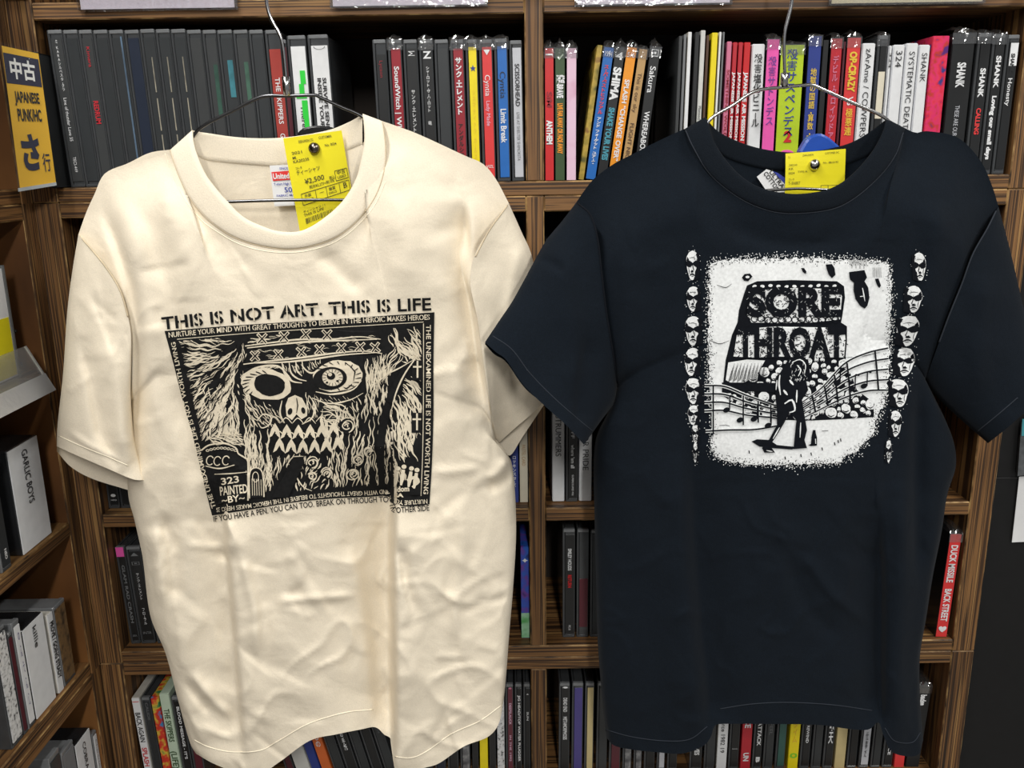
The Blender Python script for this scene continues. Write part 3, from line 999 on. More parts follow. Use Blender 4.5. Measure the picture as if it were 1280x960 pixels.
def case_parts(t, w, h, style, spine, texts, film, card, dep, seed):
    r = random.Random(seed)
    hw = w / 2
    lid = 0.0026
    if style in ('jewel', 'clear'):
        pm = {'jewel': M_SMOKE, 'clear': M_CLEARC}[style]
        bm = bmesh.new()
        add_box(bm, -hw + lid + 0.0004, hw, 0.0005, dep, 0.0, h - 0.0012, 0.0006)       # tray half
        add_box(bm, -hw, -hw + lid, 0.0, dep, 0.0, h, 0.0005)                            # lid half
        bm_obj('case', bm, pm, t)
        box('hinge', -hw + 0.0008, hw - 0.0004, -0.0003, 0.005, h - 0.0038, h + 0.0002, M_CLEARC, t, 0.0007)  # upper hinge kept pale: highlights on case tops put into its colour
        box('hinge', -hw + 0.0008, hw - 0.0004, -0.0003, 0.005, 0.0, 0.0030, M_SMOKE, t, 0.0006)
        c0, c1 = card
        x0, x1 = -hw + lid + 0.0006, hw - 0.0012
        if x1 - x0 < 0.5 * w: x0, x1 = -hw * 0.8, hw * 0.8
        box('spine_card', x0, x1, -0.0004, 0.0007, h * (1 - c1), h * (1 - c0), cmat(spine), t)
    elif style == 'digi':
        bm = bmesh.new(); add_box(bm, -hw, hw, 0.0006, dep, 0.0, h, 0.0006)
        bm_obj('sleeve_body', bm, M_SMOKE2 if film else M_PAPEREDGE if spine in ('white', 'cream', 'pink', 'cherry', 'lgrey') else cmat(spine), t)
        box('spine_card', -hw + 0.0003, hw - 0.0003, -0.0002, 0.0007, 0.0004, h - 0.0004, cmat(spine), t)
        x0, x1 = -hw, hw
    elif style == 'divider':
        bm = bmesh.new(); add_box(bm, -hw, hw, 0.0006, dep, 0.0, h, 0.0012)
        bm_obj('plate', bm, mat_plain('white_plastic', (222, 224, 228), 0.35, 0.03), t)
        box('spine_card', -hw + 0.0008, hw - 0.0008, -0.0002, 0.0008, 0.001, h - 0.001, cmat(spine), t)
        x0, x1 = -hw, hw
    xc, cw = (x0 + x1) / 2, (x1 - x0)
    by = {}
    for tx in texts:
        s, t0, size, col, mode = tx[:5]
        bold = tx[5] if len(tx) > 5 else 0.0
        fit = tx[6] if len(tx) > 6 else None
        sx = (tx[7] if len(tx) > 7 else 0.0) * cw
        V2, F2 = by.setdefault((col, len(by)), ([], []))
        b = len(V2)
        if mode == 'r':
            V, Fc, L = text2d(s, bold)
            sz = size * cw
            k = sz if fit is None else fit * h / L
            V2 += [(xc + sx + (q - 0.5) * sz, h * (1 - t0) - p * k) for p, q in V]
        elif mode == 'v':
            V, Fc, L = vtext2d(s, bold)
            sz = size * cw
            k = sz if fit is None else fit * h / L
            V2 += [(xc + p * sz, h * (1 - t0) + q * k) for p, q in V]
        else:
            V, Fc, L = text2d(s, bold)
            sz = size * cw
            V2 += [(xc + (p / L - 0.5) * cw * 0.8, h * (1 - t0) - sz + q * sz) for p, q in V]
        F2 += [tuple(b + i for i in f) for f in Fc]
    for (col, _), (V2, F2) in by.items():
        if V2: mesh_obj('lettering', [(a, -0.0009, z) for a, z in V2], F2, ink(col), t)
    if film:
        # folded end of the plastic wrap standing up from the top of the case
        e = 0.001
        V, Fc = [], []
        n = 6
        for i in range(n + 1):
            x = -hw - e + (w + 2 * e) * i / n
            pk = film * (0.55 + 0.45 * (1 - abs(2 * i / n - 1))) * r.uniform(0.8, 1.2)
            V += [(x, -e * r.uniform(0.6, 1.4), h - 0.010), (x, -e * r.uniform(0.2, 1.6), h + 0.0006), (x * r.uniform(.8, 1.0), r.uniform(0, .004), h + 0.0006 + pk * .6), (x * 0.85, dep * 0.10 + r.uniform(-.003, .003), h + 0.0008 + pk), (x, dep, h + 0.0008)]
        for i in range(n):
            for j in range(4):
                a = i * 5 + j
                Fc.append((a, a + 1, a + 6, a + 5))
        mesh_obj('wrap', V, Fc, M_FILM, t)


SEED = [100]


def disc(row, x0, x1, yref, label, spine='dark', texts=(), ytop=None, h=None, lean=0.0, style='jewel', film=0.0, card=(0.05, 0.96), Y=None, group=None, dep=None, name=None, cat=None, turn=0.0):
    SEED[0] += 1
    Y = Y or (0.953 if row == 1 else 0.968)
    zs = ROWZ[row]
    a, b = at(x0, yref, Y), at(x1, yref, Y)
    la = math.radians(lean)
    w = (b.x - a.x) * math.cos(la) - 0.0006
    if ytop is not None:
        h = (at((x0 + x1) / 2, ytop, Y).z - zs) / math.cos(la)
    h = h or 0.132
    xc = (a.x + b.x) / 2 - (a.z - zs) * math.tan(la)
    nm = name or ('name_divider' if style == 'divider' else 'disc_case')
    t = empty(nm, (xc, Y, zs + abs(math.sin(la)) * w / 2 + 0.0002), (0, la, math.radians(turn)))
    tag(t, label, cat or ('divider' if style == 'divider' else 'CD case'), group)
    case_parts(t, w, h, style, spine, texts, film, card, dep or 0.125, SEED[0])
    return t


# --- top shelf behind the cream shirt: packed dark cases
xs = [61, 80.5, 100, 118, 137.5, 157, 176.5, 196, 215, 234.5, 254, 272.5, 292.5, 312, 331]
G1 = 'packed dark cases beside the yellow section card'
rowtop = [
    ('dark case with white kana lettering, first beside the yellow section card', 'dark', [('ミ KARAシルベスタ・タラ', .06, .3, 'white', 'v', 0, .32), ('Line of thunder Love 55', .42, .30, 'white', 'r', 0, .28), ('TECI-449', .80, .28, 'white', 'r', 0, .1)]),
    ('plain dark grey case with no lettering, second from the yellow section card', 'dark2', []),
    ('dark case with small red lettering, third from the yellow section card', 'dark', [('Kimera', .10, .35, 'crimson', 'r', 0, .13), ('REDRUM', .44, .5, 'crimson', 'r', .03, .15)]),
    ('blank blackish case, fourth from the yellow section card', 'dark2', []),
    ('dark case with a pale blue edge line, fifth from yellow section card', 'dark2', [], (.0040, .0056, .004, .148, (84, 104, 124))),
    ('bluish black case, sixth from the yellow section card', 'navyd', []),
    None, None, None, 
    ('grey-brown blank case, tenth from the yellow section card', 'dark', []),
    ('dark case with faint green tint, eleventh from the yellow section card', 'dark', [], (.0010, .0052, .070, .120, (52, 84, 72))),
    ('dark case with teal strip, twelfth from the yellow section card', 'dark2', [], (.0000, .0054, .088, .124, (64, 128, 140))),
    ('dark case with green-grey strip, thirteenth from the yellow section card', 'dark', [], (.0008, .0050, .082, .122, (70, 104, 88))),
    ('blank dark case beside the brick-red spined case, near cream shirt collar', 'dark2', []),
]
for i, spec in enumerate(rowtop):
    if spec:
        o = disc(1, xs[i], xs[i + 1], 60, spec[0], spec[1], spec[2], ytop=38, lean=-1.4, group=G1)
        if len(spec) > 3:
            q = spec[3]
            box('colour_strip', q[0], q[1], -.0008, .0002, q[2], q[3], mat_plain('strip_%d' % i, q[4], .4, .3, 60), o)
    else:
        o = disc(1, xs[i], xs[i + 1], 60, 'dark case with narrow cream stripe, %s from the yellow section card' % ('seventh', 'eighth', 'ninth')[i - 6], 'dark2', [], ytop=37, lean=-1.4, group=G1)
        wl = o.children[0]
        for za, zb in ((.004, .052), (.056, .088), (.094, .128)): box('cream_stripe', 0.0014, 0.0024, -0.0008, 0.0002, za, zb, mat_plain('worn_stripe', (150, 144, 128), .6, .5, 60), o)
disc(1, 332, 352, 60, 'brick-red spined case with white capitals behind hanger hook of cream shirt', 'brick', [('THE SKIPPERS', .30, .42, 'white', 'r', .01, .3), ('GREATEST HITS', .66, .42, 'white', 'r', .01, .3)], ytop=38, lean=-1.2, card=(.12, .97))
disc(1, 353, 359.5, 70, 'slim dark wine case squeezed beside the brick-red one', 'wine', [], ytop=50, lean=-1.0)
o = disc(1, 360, 384, 70, 'white spined case with bright green brush letters above black security tag', 'white', [('Theresa', .46, .3, 'letterdk', 'r', .01, .2), ('The pump', .70, .3, 'letterdk', 'r', .01, .22)], ytop=45, lean=-1.0, card=(.07, .97))
for (za, zb, xa, xb) in ((.100, .113, .001, .0062), (.088, .100, -.001, .004), (.086, .0885, -.0045, .006), (.066, .084, .0005, .0062), (.050, .066, .0015, .0062), (.048, .051, -.005, .003)):
    box('green_stroke', xa, xb, -.0011, .0001, za, zb, ink('lettergreen'), o)
disc(1, 385.5, 412, 70, 'white spined case with small black capitals, at the end before the gap', 'white', [('SURVIVE SEND THE PAIN', .28, .22, 'letterdk', 'r', .03, .62, .16), ('INSIDE YOUR HEAD', .28, .22, 'letterdk', 'r', .03, .5, -.16), ('◡', .06, .3, 'letterdk', 'h')], ytop=44, lean=-1.0, card=(.07, .97))

# --- top shelf, ten cases beside the centre upright
xs = [465, 484, 503, 523, 542, 562, 581, 598, 617, 636, 654]
WB = 'in the ten beside centre upright'
T10 = [
    ('black case with tiny dark red lettering, first after the gap, behind cream shirt', 'black', [('Lycaon', .14, .35, 'dred', 'r', 0, .12)], 50, (.1, .96)),
    ('dark red case with bold white serif lettering, second after the gap', 'dred', [('SoundWitch | WICCA', .18, .5, 'white', 'r', .02, .55)], 50, (.06, .97)),
    ('black case with small white kana halfway down, third after the gap', 'black', [('Σ', .08, .4, 'white', 'h'), ('サンク・エレメント', .34, .42, 'white', 'v', .01, .3)], 50, (.06, .97)),
    ('black case with letter Z logo and white kana, fourth after the gap', 'black', [('Z', .08, .7, 'white', 'h', .03), ('シャーロット・ザ・ハーロット', .18, .40, 'white', 'v', .01, .32), ('竜', .56, .45, 'white', 'v')], 50, (.06, .97)),
    ('unlettered black case before the crimson one, fifth after the gap', 'dark2', [], 50, (.06, .97)),
    ('crimson case with large white kana and dark lettering below', 'dred', [('サンク・エレメント', .12, .72, 'white', 'v', .04, .40), ('アンダルシア', .58, .55, 'black', 'v', .02, .25)], 50, (.06, .97)),
    ('bright yellow spined case between crimson and scarlet ones', 'yellow', [('★', .18, .6, 'royal', 'h', .02), ('シネマティック ガールズ', .34, .4, 'gold', 'v', 0, .5)], 50, (.05, .97)),
    ('scarlet spined case with white serif lettering beside yellow one', 'scarlet', [('▼', .07, .5, 'white', 'h'), ('Cyntia', .24, .55, 'white', 'r', .0, .15), ('Lady Made', .42, .4, 'pink', 'r', 0, .18), ('VIZL', .88, .3, 'white', 'h')], 50, (.05, .97)),
    ('blue spined case with white lettering beside the scarlet one', 'blue', [('Cyntia', .22, .6, 'navyd', 'r', 0, .19), ('Limit Break', .48, .6, 'white', 'r', .02, .24)], 49, (.05, .97)),
    ('pale grey spined case with dark lettering against the centre upright', 'lgrey', [('SCISSORHEAD', .16, .5, 'letterdk', 'r', .02, .3), ('LIVE AT SHELTER SHIMOKITA', .5, .35, 'grey', 'r', 0, .35)], 51, (.05, .97)),
]
for i, (lb, sp, tx, yt, cd_) in enumerate(T10):
    disc(1, xs[i], xs[i + 1] - 1.2, 55, lb, sp, tx, ytop=yt, card=cd_, film=0.006 if i in (1, 3, 5, 6, 7, 8) else 0, lean=-0.6)

# --- top shelf behind the navy shirt
disc(1, 680.5, 692.5, 70, 'red spined case in wrap, first beside centre upright', 'red', [('▬', .03, .4, 'white', 'h'), ('SiM', .32, .55, 'dred', 'r', .02, .12), ('ANTHEM', .54, .6, 'white', 'r', .05, .18)], ytop=60, style='digi', film=.009)
disc(1, 693.5, 706.5, 70, 'dark green case with orange capitals, second beside centre upright', 'green', [('✓', .04, .7, 'pgreen', 'h', .03), ('錯乱BRAVE', .2, .6, 'white', 'r', .05, .17), ('LIVE FAR AWAY OR FADE AWAY', .41, .5, 'orange', 'r', .05, .38)], ytop=60, style='digi', film=.009)
disc(1, 708, 721, 70, 'pale pink case with cherry smudge, third beside centre upright', 'cherry', [], ytop=60, style='digi', film=.009)
LN = 7.9
disc(1, 744.5, 752.0, 70, 'slim gold photo case, first of the leaning ones', 'goldphoto', [], ytop=57, lean=LN, style='digi')
disc(1, 753.5, 767, 70, 'blue leaning case with red and white kana', 'blue', [('1994', .03, .5, 'white', 'h'), ('スーパーベストヒッツアル', .13, .5, 'scarlet', 'v', .03, .37), ('アンド フォーゲット ユアーズ', .52, .45, 'white', 'v', .03, .36)], ytop=60, lean=LN, style='digi', film=.009)
disc(1, 768, 781, 70, 'black leaning case with white and blue capitals between blue and orange ones', 'black', [('4', .04, .7, 'white', 'h', .02), ('SHIMA', .15, .75, 'white', 'r', .05, .24), ('SHAKE YOUR LIVES', .45, .55, 'cyan', 'r', .05, .4)], ytop=60, lean=LN, style='digi', film=.009)
disc(1, 782, 795.5, 70, 'orange leaning case with white capitals', 'orange', [('5/6', .04, .45, 'white', 'h'), ('SPLASH “CHANGE OVER”', .24, .45, 'white', 'r', .03, .62)], ytop=60, lean=LN, style='digi', film=.009)
disc(1, 797.5, 809, 70, 'tan leaning case with thin dark lettering beside orange one', 'tan', [('This is our sky', .18, .45, 'brown', 'r', 0, .3), ('FLIGHT NIGHT', .56, .45, 'brown', 'r', .01, .35)], ytop=62, lean=LN, style='digi', film=.005)
disc(1, 811.5, 825, 70, 'black leaning case with white script, last of the leaning ones', 'black', [('▣', .02, .6, 'white', 'h'), ('Sakura', .14, .55, 'white', 'r', .01, .2), ('WHEREABOUTS', .48, .5, 'white', 'r', .02, .38)], ytop=60, lean=6.6, style='digi', film=.009)
SLV = [(848, 853, 45, 'dark', 'thin charcoal sleeve, first after the leaning cases'), (854, 858, 43, 'grey', 'thin grey paper sleeve beside the charcoal one'), (859, 864.5, 40, 'white', 'thin white paper sleeve with tiny print beside black gap'), (868, 874, 40, 'black', 'thin black paper sleeve between two white ones'), (875, 881.5, 38, 'offw', 'off-white paper sleeve with tiny vertical print'), (882.5, 886.5, 44, 'brown', 'thin brown paper sleeve before the yellow one'), (889, 897, 41, 'yellow', 'yellow paper sleeve among the thin white ones'), (898, 901.5, 40, 'white', 'white paper sleeve just after the yellow one'), (902.5, 905.5, 40, 'grey', 'clear grey sleeve edge before the pink case')]
for x0, x1, yt, c, lb in SLV:
    disc(1, x0, x1, 60, lb, c, [('Planned lite. The GOLD', .5, .55, 'letterdk', 'r', 0, .3)] if c == 'offw' else [], ytop=yt, style='digi', cat='CD sleeve', name='disc_sleeve', lean=0.8)
disc(1, 908.5, 915, 60, 'narrow pink case with dark capitals before the red ones', 'rose', [('SOMETHING WOLDLY YOURS', .2, .6, 'dred', 'r', .02, .75)], ytop=52, style='digi', lean=0.6)
for x0, x1, lb in ((916, 922, 'narrow red case with white capitals beside the narrow pink one'), (923, 929, 'narrow red case with white capitals between two narrow red ones'), (930, 938.5, 'broader red case with white capitals beside the white vinyl divider')):
    disc(1, x0, x1, 60, lb, 'crimson' if x1 < 936 else 'red', [('JAPANESE AIR MISSION', .22, .55, 'white', 'r', .04, .5)], ytop=53, style='digi', lean=0.6)
disc(1, 940, 957, 60, 'white name divider with slanting black kanji, beside red cases', 'white', [('殺害塩化ビニール', .07, .62, 'letterdk', 'v', .012, .55)], ytop=55, style='divider')
disc(1, 958.5, 974.5, 60, 'magenta pink case with purple kanji behind hanger arm', 'magenta', [('殺害サトンデス', .12, .66, 'purple', 'v', .015, .5), ('◎', .82, .7, 'purple', 'h')], ytop=49, style='digi', film=.007)
o = disc(1, 976, 1006, 60, 'wide lime green case with purple kanji behind the hanger hook', 'lime', [('殺害サスペンデス', .03, .48, 'royal', 'v', .015, .66), ('2', .63, .62, 'red', 'v', .05)], ytop=56, style='digi', film=.005)
for r_, c_, y_ in ((.0115, 'magenta', -.0008), (.0078, 'gold', -.0012)):
    V = [(r_ * math.cos(k * math.pi / 16), y_, .0165 + r_ * math.sin(k * math.pi / 16)) for k in range(32)] + [(r_ * math.cos(k * math.pi / 16), 0.0001, .0165 + r_ * math.sin(k * math.pi / 16)) for k in range(32)]
    mesh_obj('round_sticker', V, [tuple(range(32))] + [(k, k + 32, (k + 1) % 32 + 32, (k + 1) % 32) for k in range(32)], ink(c_), o)
disc(1, 1010.5, 1027, 60, 'royal blue case with yellow kanji behind the blue security tag', 'royal', [('地獄の国語・算数・理科・社会', .22, .5, 'gold', 'v', .01, .74)], ytop=45, film=.003, style='digi')
disc(1, 1028.5, 1036, 60, 'slim black case between royal blue and rose red ones', 'black', [], ytop=50, style='digi')
disc(1, 1038.5, 1053, 60, 'rose red case with pale outline lettering beside slim black one', 'crimson', [('デビル・クロイツドアルバム', .12, .55, 'rose', 'v', .02, .8)], ytop=48, film=.007, style='digi')
disc(1, 1054, 1057.5, 60, 'very thin dark red case between two bright red ones', 'wine', [], ytop=52, style='digi')
disc(1, 1058.5, 1076, 60, 'orange-red case with yellow lettering before the long white divider', 'hotred', [('OP-CRAZY', .1, .5, 'gold', 'r', .05, .28), ('VS', .42, .4, 'white', 'r', .03, .06), ('極悪連', .5, .55, 'gold', 'v', .01, .2), ('MURO', .84, .5, 'gold', 'r', .04, .13)], ytop=47, film=.008, style='digi')
disc(1, 1077.5, 1095, 60, 'white name divider lettered with two names and a slash', 'white', [('zArAme / COWPERS', .04, .42, 'letterdk', 'r', 0, .66)], ytop=54, style='divider')
o = disc(1, 1096.5, 1110, 60, 'black case with cream title block between white dividers', 'black', [('OSAKA / MONO', .72, .4, 'white', 'r', .02, .2)], ytop=45, film=.005)
box('title_block', -.0022, .0042, -.0009, .0002, .058, .104, ink('cream'), o)
disc(1, 1111, 1116, 60, 'narrow white divider edge before the three digit one', 'white', [('324', .05, .6, 'letterdk', 'r', 0, .12)], ytop=57, style='divider')
disc(1, 1116.5, 1132, 60, 'white name divider bearing only three digits', 'white', [('324', .04, .5, 'letterdk', 'r', 0, .13)], ytop=56, style='divider')
disc(1, 1132.5, 1148.5, 60, 'white name divider with long two-word name in thin capitals', 'white', [('SYSTEMATIC DEATH', .06, .44, 'letterdk', 'r', 0, .63)], ytop=54, style='divider')
disc(1, 1149, 1163.5, 60, 'white name divider with short five-letter name beside confetti-patterned case', 'white', [('SHANK', .06, .46, 'letterdk', 'r', 0, .22)], ytop=56, style='divider')
disc(1, 1165, 1186, 60, 'pink and red confetti-patterned case behind navy shirt shoulder', 'confetti', [], ytop=45, style='digi')
disc(1, 1190, 1218, 60, 'wide black wrapped case with white and green lettering', 'black', [('SHANK', .2, .36, 'white', 'r', .04, .17), ('THESE ARE OUR LIGHTS AND', .5, .2, 'lgrey', 'r', 0, .4)], ytop=42, film=.009, style='digi')
disc(1, 1221.5, 1239, 60, 'black case with white name and red word, third from far side panel', 'black', [('SHANK', .24, .55, 'white', 'r', .04, .2), ('CALLING', .52, .48, 'scarlet', 'r', .04, .19)], ytop=42, film=.005)
disc(1, 1240, 1256.5, 60, 'black case with long white bold title, second from far side panel', 'black', [('SHANK', .15, .55, 'white', 'r', .04, .22), ('Loving our small days', .43, .48, 'white', 'r', .05, .46)], ytop=43, film=.005)
o = disc(1, 1257.5, 1274, 60, 'black case with boxed name, against the far side panel', 'black', [('SHANK', .13, .42, 'black', 'r', .05, .13), ('Honesty', .30, .48, 'white', 'r', .01, .2)], ytop=44)
box('name_block', -.0022, .0055, -.0007, .0002, .108, .130, ink('white'), o)

# --- second shelf, only slivers show
for x0, x1, lb in ((682, 695, 'dark case on second shelf, first beside centre upright'), (696, 709, 'dark case on second shelf, behind tip of navy sleeve'), (710, 723, 'dark case on second shelf, hidden behind navy sleeve')):
    disc(2, x0, x1, 330, lb, 'dark2', [], h=.128)
disc(2, 98, 112, 330, 'dark case on second shelf, behind cream sleeve', 'dark2', [], h=.13)

# --- third shelf
for x0, x1, lb, c, tx in ((135, 149.5, 'black case with tiny white emblem under the cream sleeve', 'black', [('●', .86, .4, 'white', 'h'), ('NIRO', .91, .2, 'white', 'h')]), (150.5, 164, 'plain black case tucked under the cream sleeve', 'black', [])):
    disc(3, x0, x1, 630, lb, c, tx, h=.13)
disc(3, 638, 648.5, 610, 'blue case with white kana beside cream shirt hip, third shelf', 'royal', [('ロッキンスターズ', .55, .5, 'white', 'v', .02, .3)], h=.13, style='digi')
disc(3, 649.5, 660.5, 610, 'cream case against the centre upright, third shelf', 'cream', [('PASTEL CARD', .45, .4, 'tan', 'r', 0, .2)], h=.13, style='digi')
disc(3, 690, 706, 610, 'tall white name divider under navy sleeve, beside centre upright', 'white', [('THE STRUMMERS', .06, .45, 'letterdk', 'r', 0, .52)], h=.134, style='divider')
disc(3, 707, 722.5, 610, 'black case with white lettering between two white dividers, third shelf', 'black', [('SNUFF', .2, .4, 'white', 'r', .02, .2), ('where ’em all', .46, .42, 'white', 'r', .03, .22), ('SUPERSTUPID MX', .74, .22, 'white', 'r', 0, .2)], h=.13)
disc(3, 723.5, 740, 610, 'white name divider half behind navy shirt, third shelf', 'white', [('STANDS FOR PRIDE', .05, .45, 'letterdk', 'r', 0, .66)], h=.134, style='divider')

# --- fourth shelf
o = disc(4, 143.8, 156.3, 690, 'black case with pink square logo beside the corner upright', 'black', [('GLAM RAD CRASH', .18, .5, 'grey', 'r', .02, .6), ('00A', .9, .4, 'grey', 'h')], ytop=684, lean=-2)
box('logo_block', -.0045, .0045, -.0009, .0001, .116, .128, ink('magenta'), o)
disc(4, 157, 176, 690, 'black case with small white kana beside the pink logo case', 'black', [('▲', .06, .3, 'grey', 'h'), ('▣', .15, .3, 'grey', 'h'), ('サンク・エレメント', .26, .3, 'white', 'v', .0, .28), ('フローラル', .62, .3, 'white', 'v', .0, .18), ('INTR', .87, .25, 'grey', 'h')], ytop=684, lean=-2)
disc(4, 177.5, 196, 690, 'black unmarked case by cream shirt side, fourth shelf', 'dark2', [], ytop=688, lean=-2)
o = disc(4, 651, 662, 740, 'blue galaxy case with pale green foot leaning on centre upright', 'galaxy', [('✦', .12, .5, 'white', 'h')], ytop=684, style='digi')
box('green_foot', -.0050, .0050, -.0009, .0003, .001, .034, MULTI['forest'], o)
disc(4, 703, 719, 740, 'black case with white and red lettering near centre upright, fourth shelf', 'black', [('SMILEY HOUDS', .17, .4, 'white', 'r', .02, .2), ('RETURN', .41, .4, 'red', 'r', .03, .12), ('MC-21', .88, .25, 'white', 'r', 0, .05)], ytop=662)
disc(4, 720.5, 736, 740, 'black case with dark red lower spine beside navy shirt, fourth shelf', 'wine', [], ytop=662, card=(.45, .9))  # dark red card covers the lower spine only
disc(4, 737.5, 752, 740, 'smoky clear case half behind navy shirt side, fourth shelf', 'dark2', [], ytop=663)
disc(4, 1184.5, 1199.5, 690, 'red case with white capitals leaning alone by far side panel', 'scarlet', [('DUCK MISSILE', .1, .55, 'white', 'r', .03, .36), ('BACK STREET', .52, .55, 'white', 'r', .03, .32), ('♥', .9, .4, 'white', 'h')], ytop=668, lean=1.6, film=.009, style='digi', Y=0.956)

# --- fifth shelf, tops show under the hems
H5 = 0.130
B5 = [
    (167, 177.5, -2.5, 'white', 'white case with black and red capitals, first beside corner upright, lowest shelf', [('▬', .03, .2, 'red', 'h'), ('BACK AGAIN', .16, .6, 'letterdk', 'r', .02, .34), ('SPLASH', .56, .6, 'red', 'r', .02, .22)], 'digi', 0.125),
    (178.5, 190, -2.5, 'dark2', 'dark case with faint lettering beside the white lowest-shelf one', [('CALIDE', .05, .5, 'grey', 'r', 0, .2)], 'jewel', 0.125),
    (191, 201.5, -2.5, 'comic', 'red comic-printed case on lowest shelf', [], 'digi', 0.125),
    (202.5, 215, -2.5, 'pgreen', 'pale green case with dark green capitals on lowest shelf', [('THE SKIPPERS', .16, .55, 'green', 'r', .02, .36), ('(LIFE)', .62, .6, 'green', 'r', .02, .2)], 'digi', 0.13),
    (216, 229, -2.5, 'black', 'black case with white capitals beside pale green one', [('BLOOD MESSAGE - IT’S', .1, .4, 'white', 'r', .02, .6)], 'jewel', 0.125),
    (230, 244, -2.5, 'wine', 'dark wine case beneath the cream hem corner', [], 'jewel', 0.125),
]
for x0, x1, ln, c, lb, tx, st, hh in B5:
    disc(5, x0, x1, 890, lb, c, tx, h=hh, lean=ln, style=st, Y=0.956)
LB = [
    (345, 357, 'wine', 'leaning dark wine case beneath cream hem, first of leaning group', []),
    (358.5, 377, 'offw', 'leaning white case with black capitals beneath cream hem', [('SKALAPPER', .22, .5, 'letterdk', 'r', .01, .34)]),
    (378.5, 390, 'royal', 'leaning blue case beside the orange one, lowest shelf', [('▣', .2, .4, 'white', 'h')]),
    (391, 404, 'orange2', 'leaning orange case with white kana, lowest shelf', [('ひきょうもの', .16, .55, 'white', 'v', .02, .5)]),
    (406, 420, 'dark2', 'leaning dark case just past the orange one', []),
    (422, 437, 'black', 'leaning black case with white brushed kanji', [('呪われし者の手紙', .1, .4, 'white', 'v', .03, .6)]),
    (439, 452, 'dark2', 'leaning dark case past the brushed kanji one', [('Minor', .3, .4, 'grey', 'r', 0, .15)]),
    (454, 468, 'black', 'leaning black case beneath the cream pleat', []),
    (470, 484, 'dark2', 'leaning dark case, last beneath the cream pleat', [('NERVOUS', .3, .3, 'grey', 'r', 0, .2)]),
]
for x0, x1, c, lb, tx in LB:
    disc(5, x0, x1, 930, lb, c, tx, h=.124, lean=-13, style='digi' if c in ('offw', 'royal', 'orange2') else 'jewel')
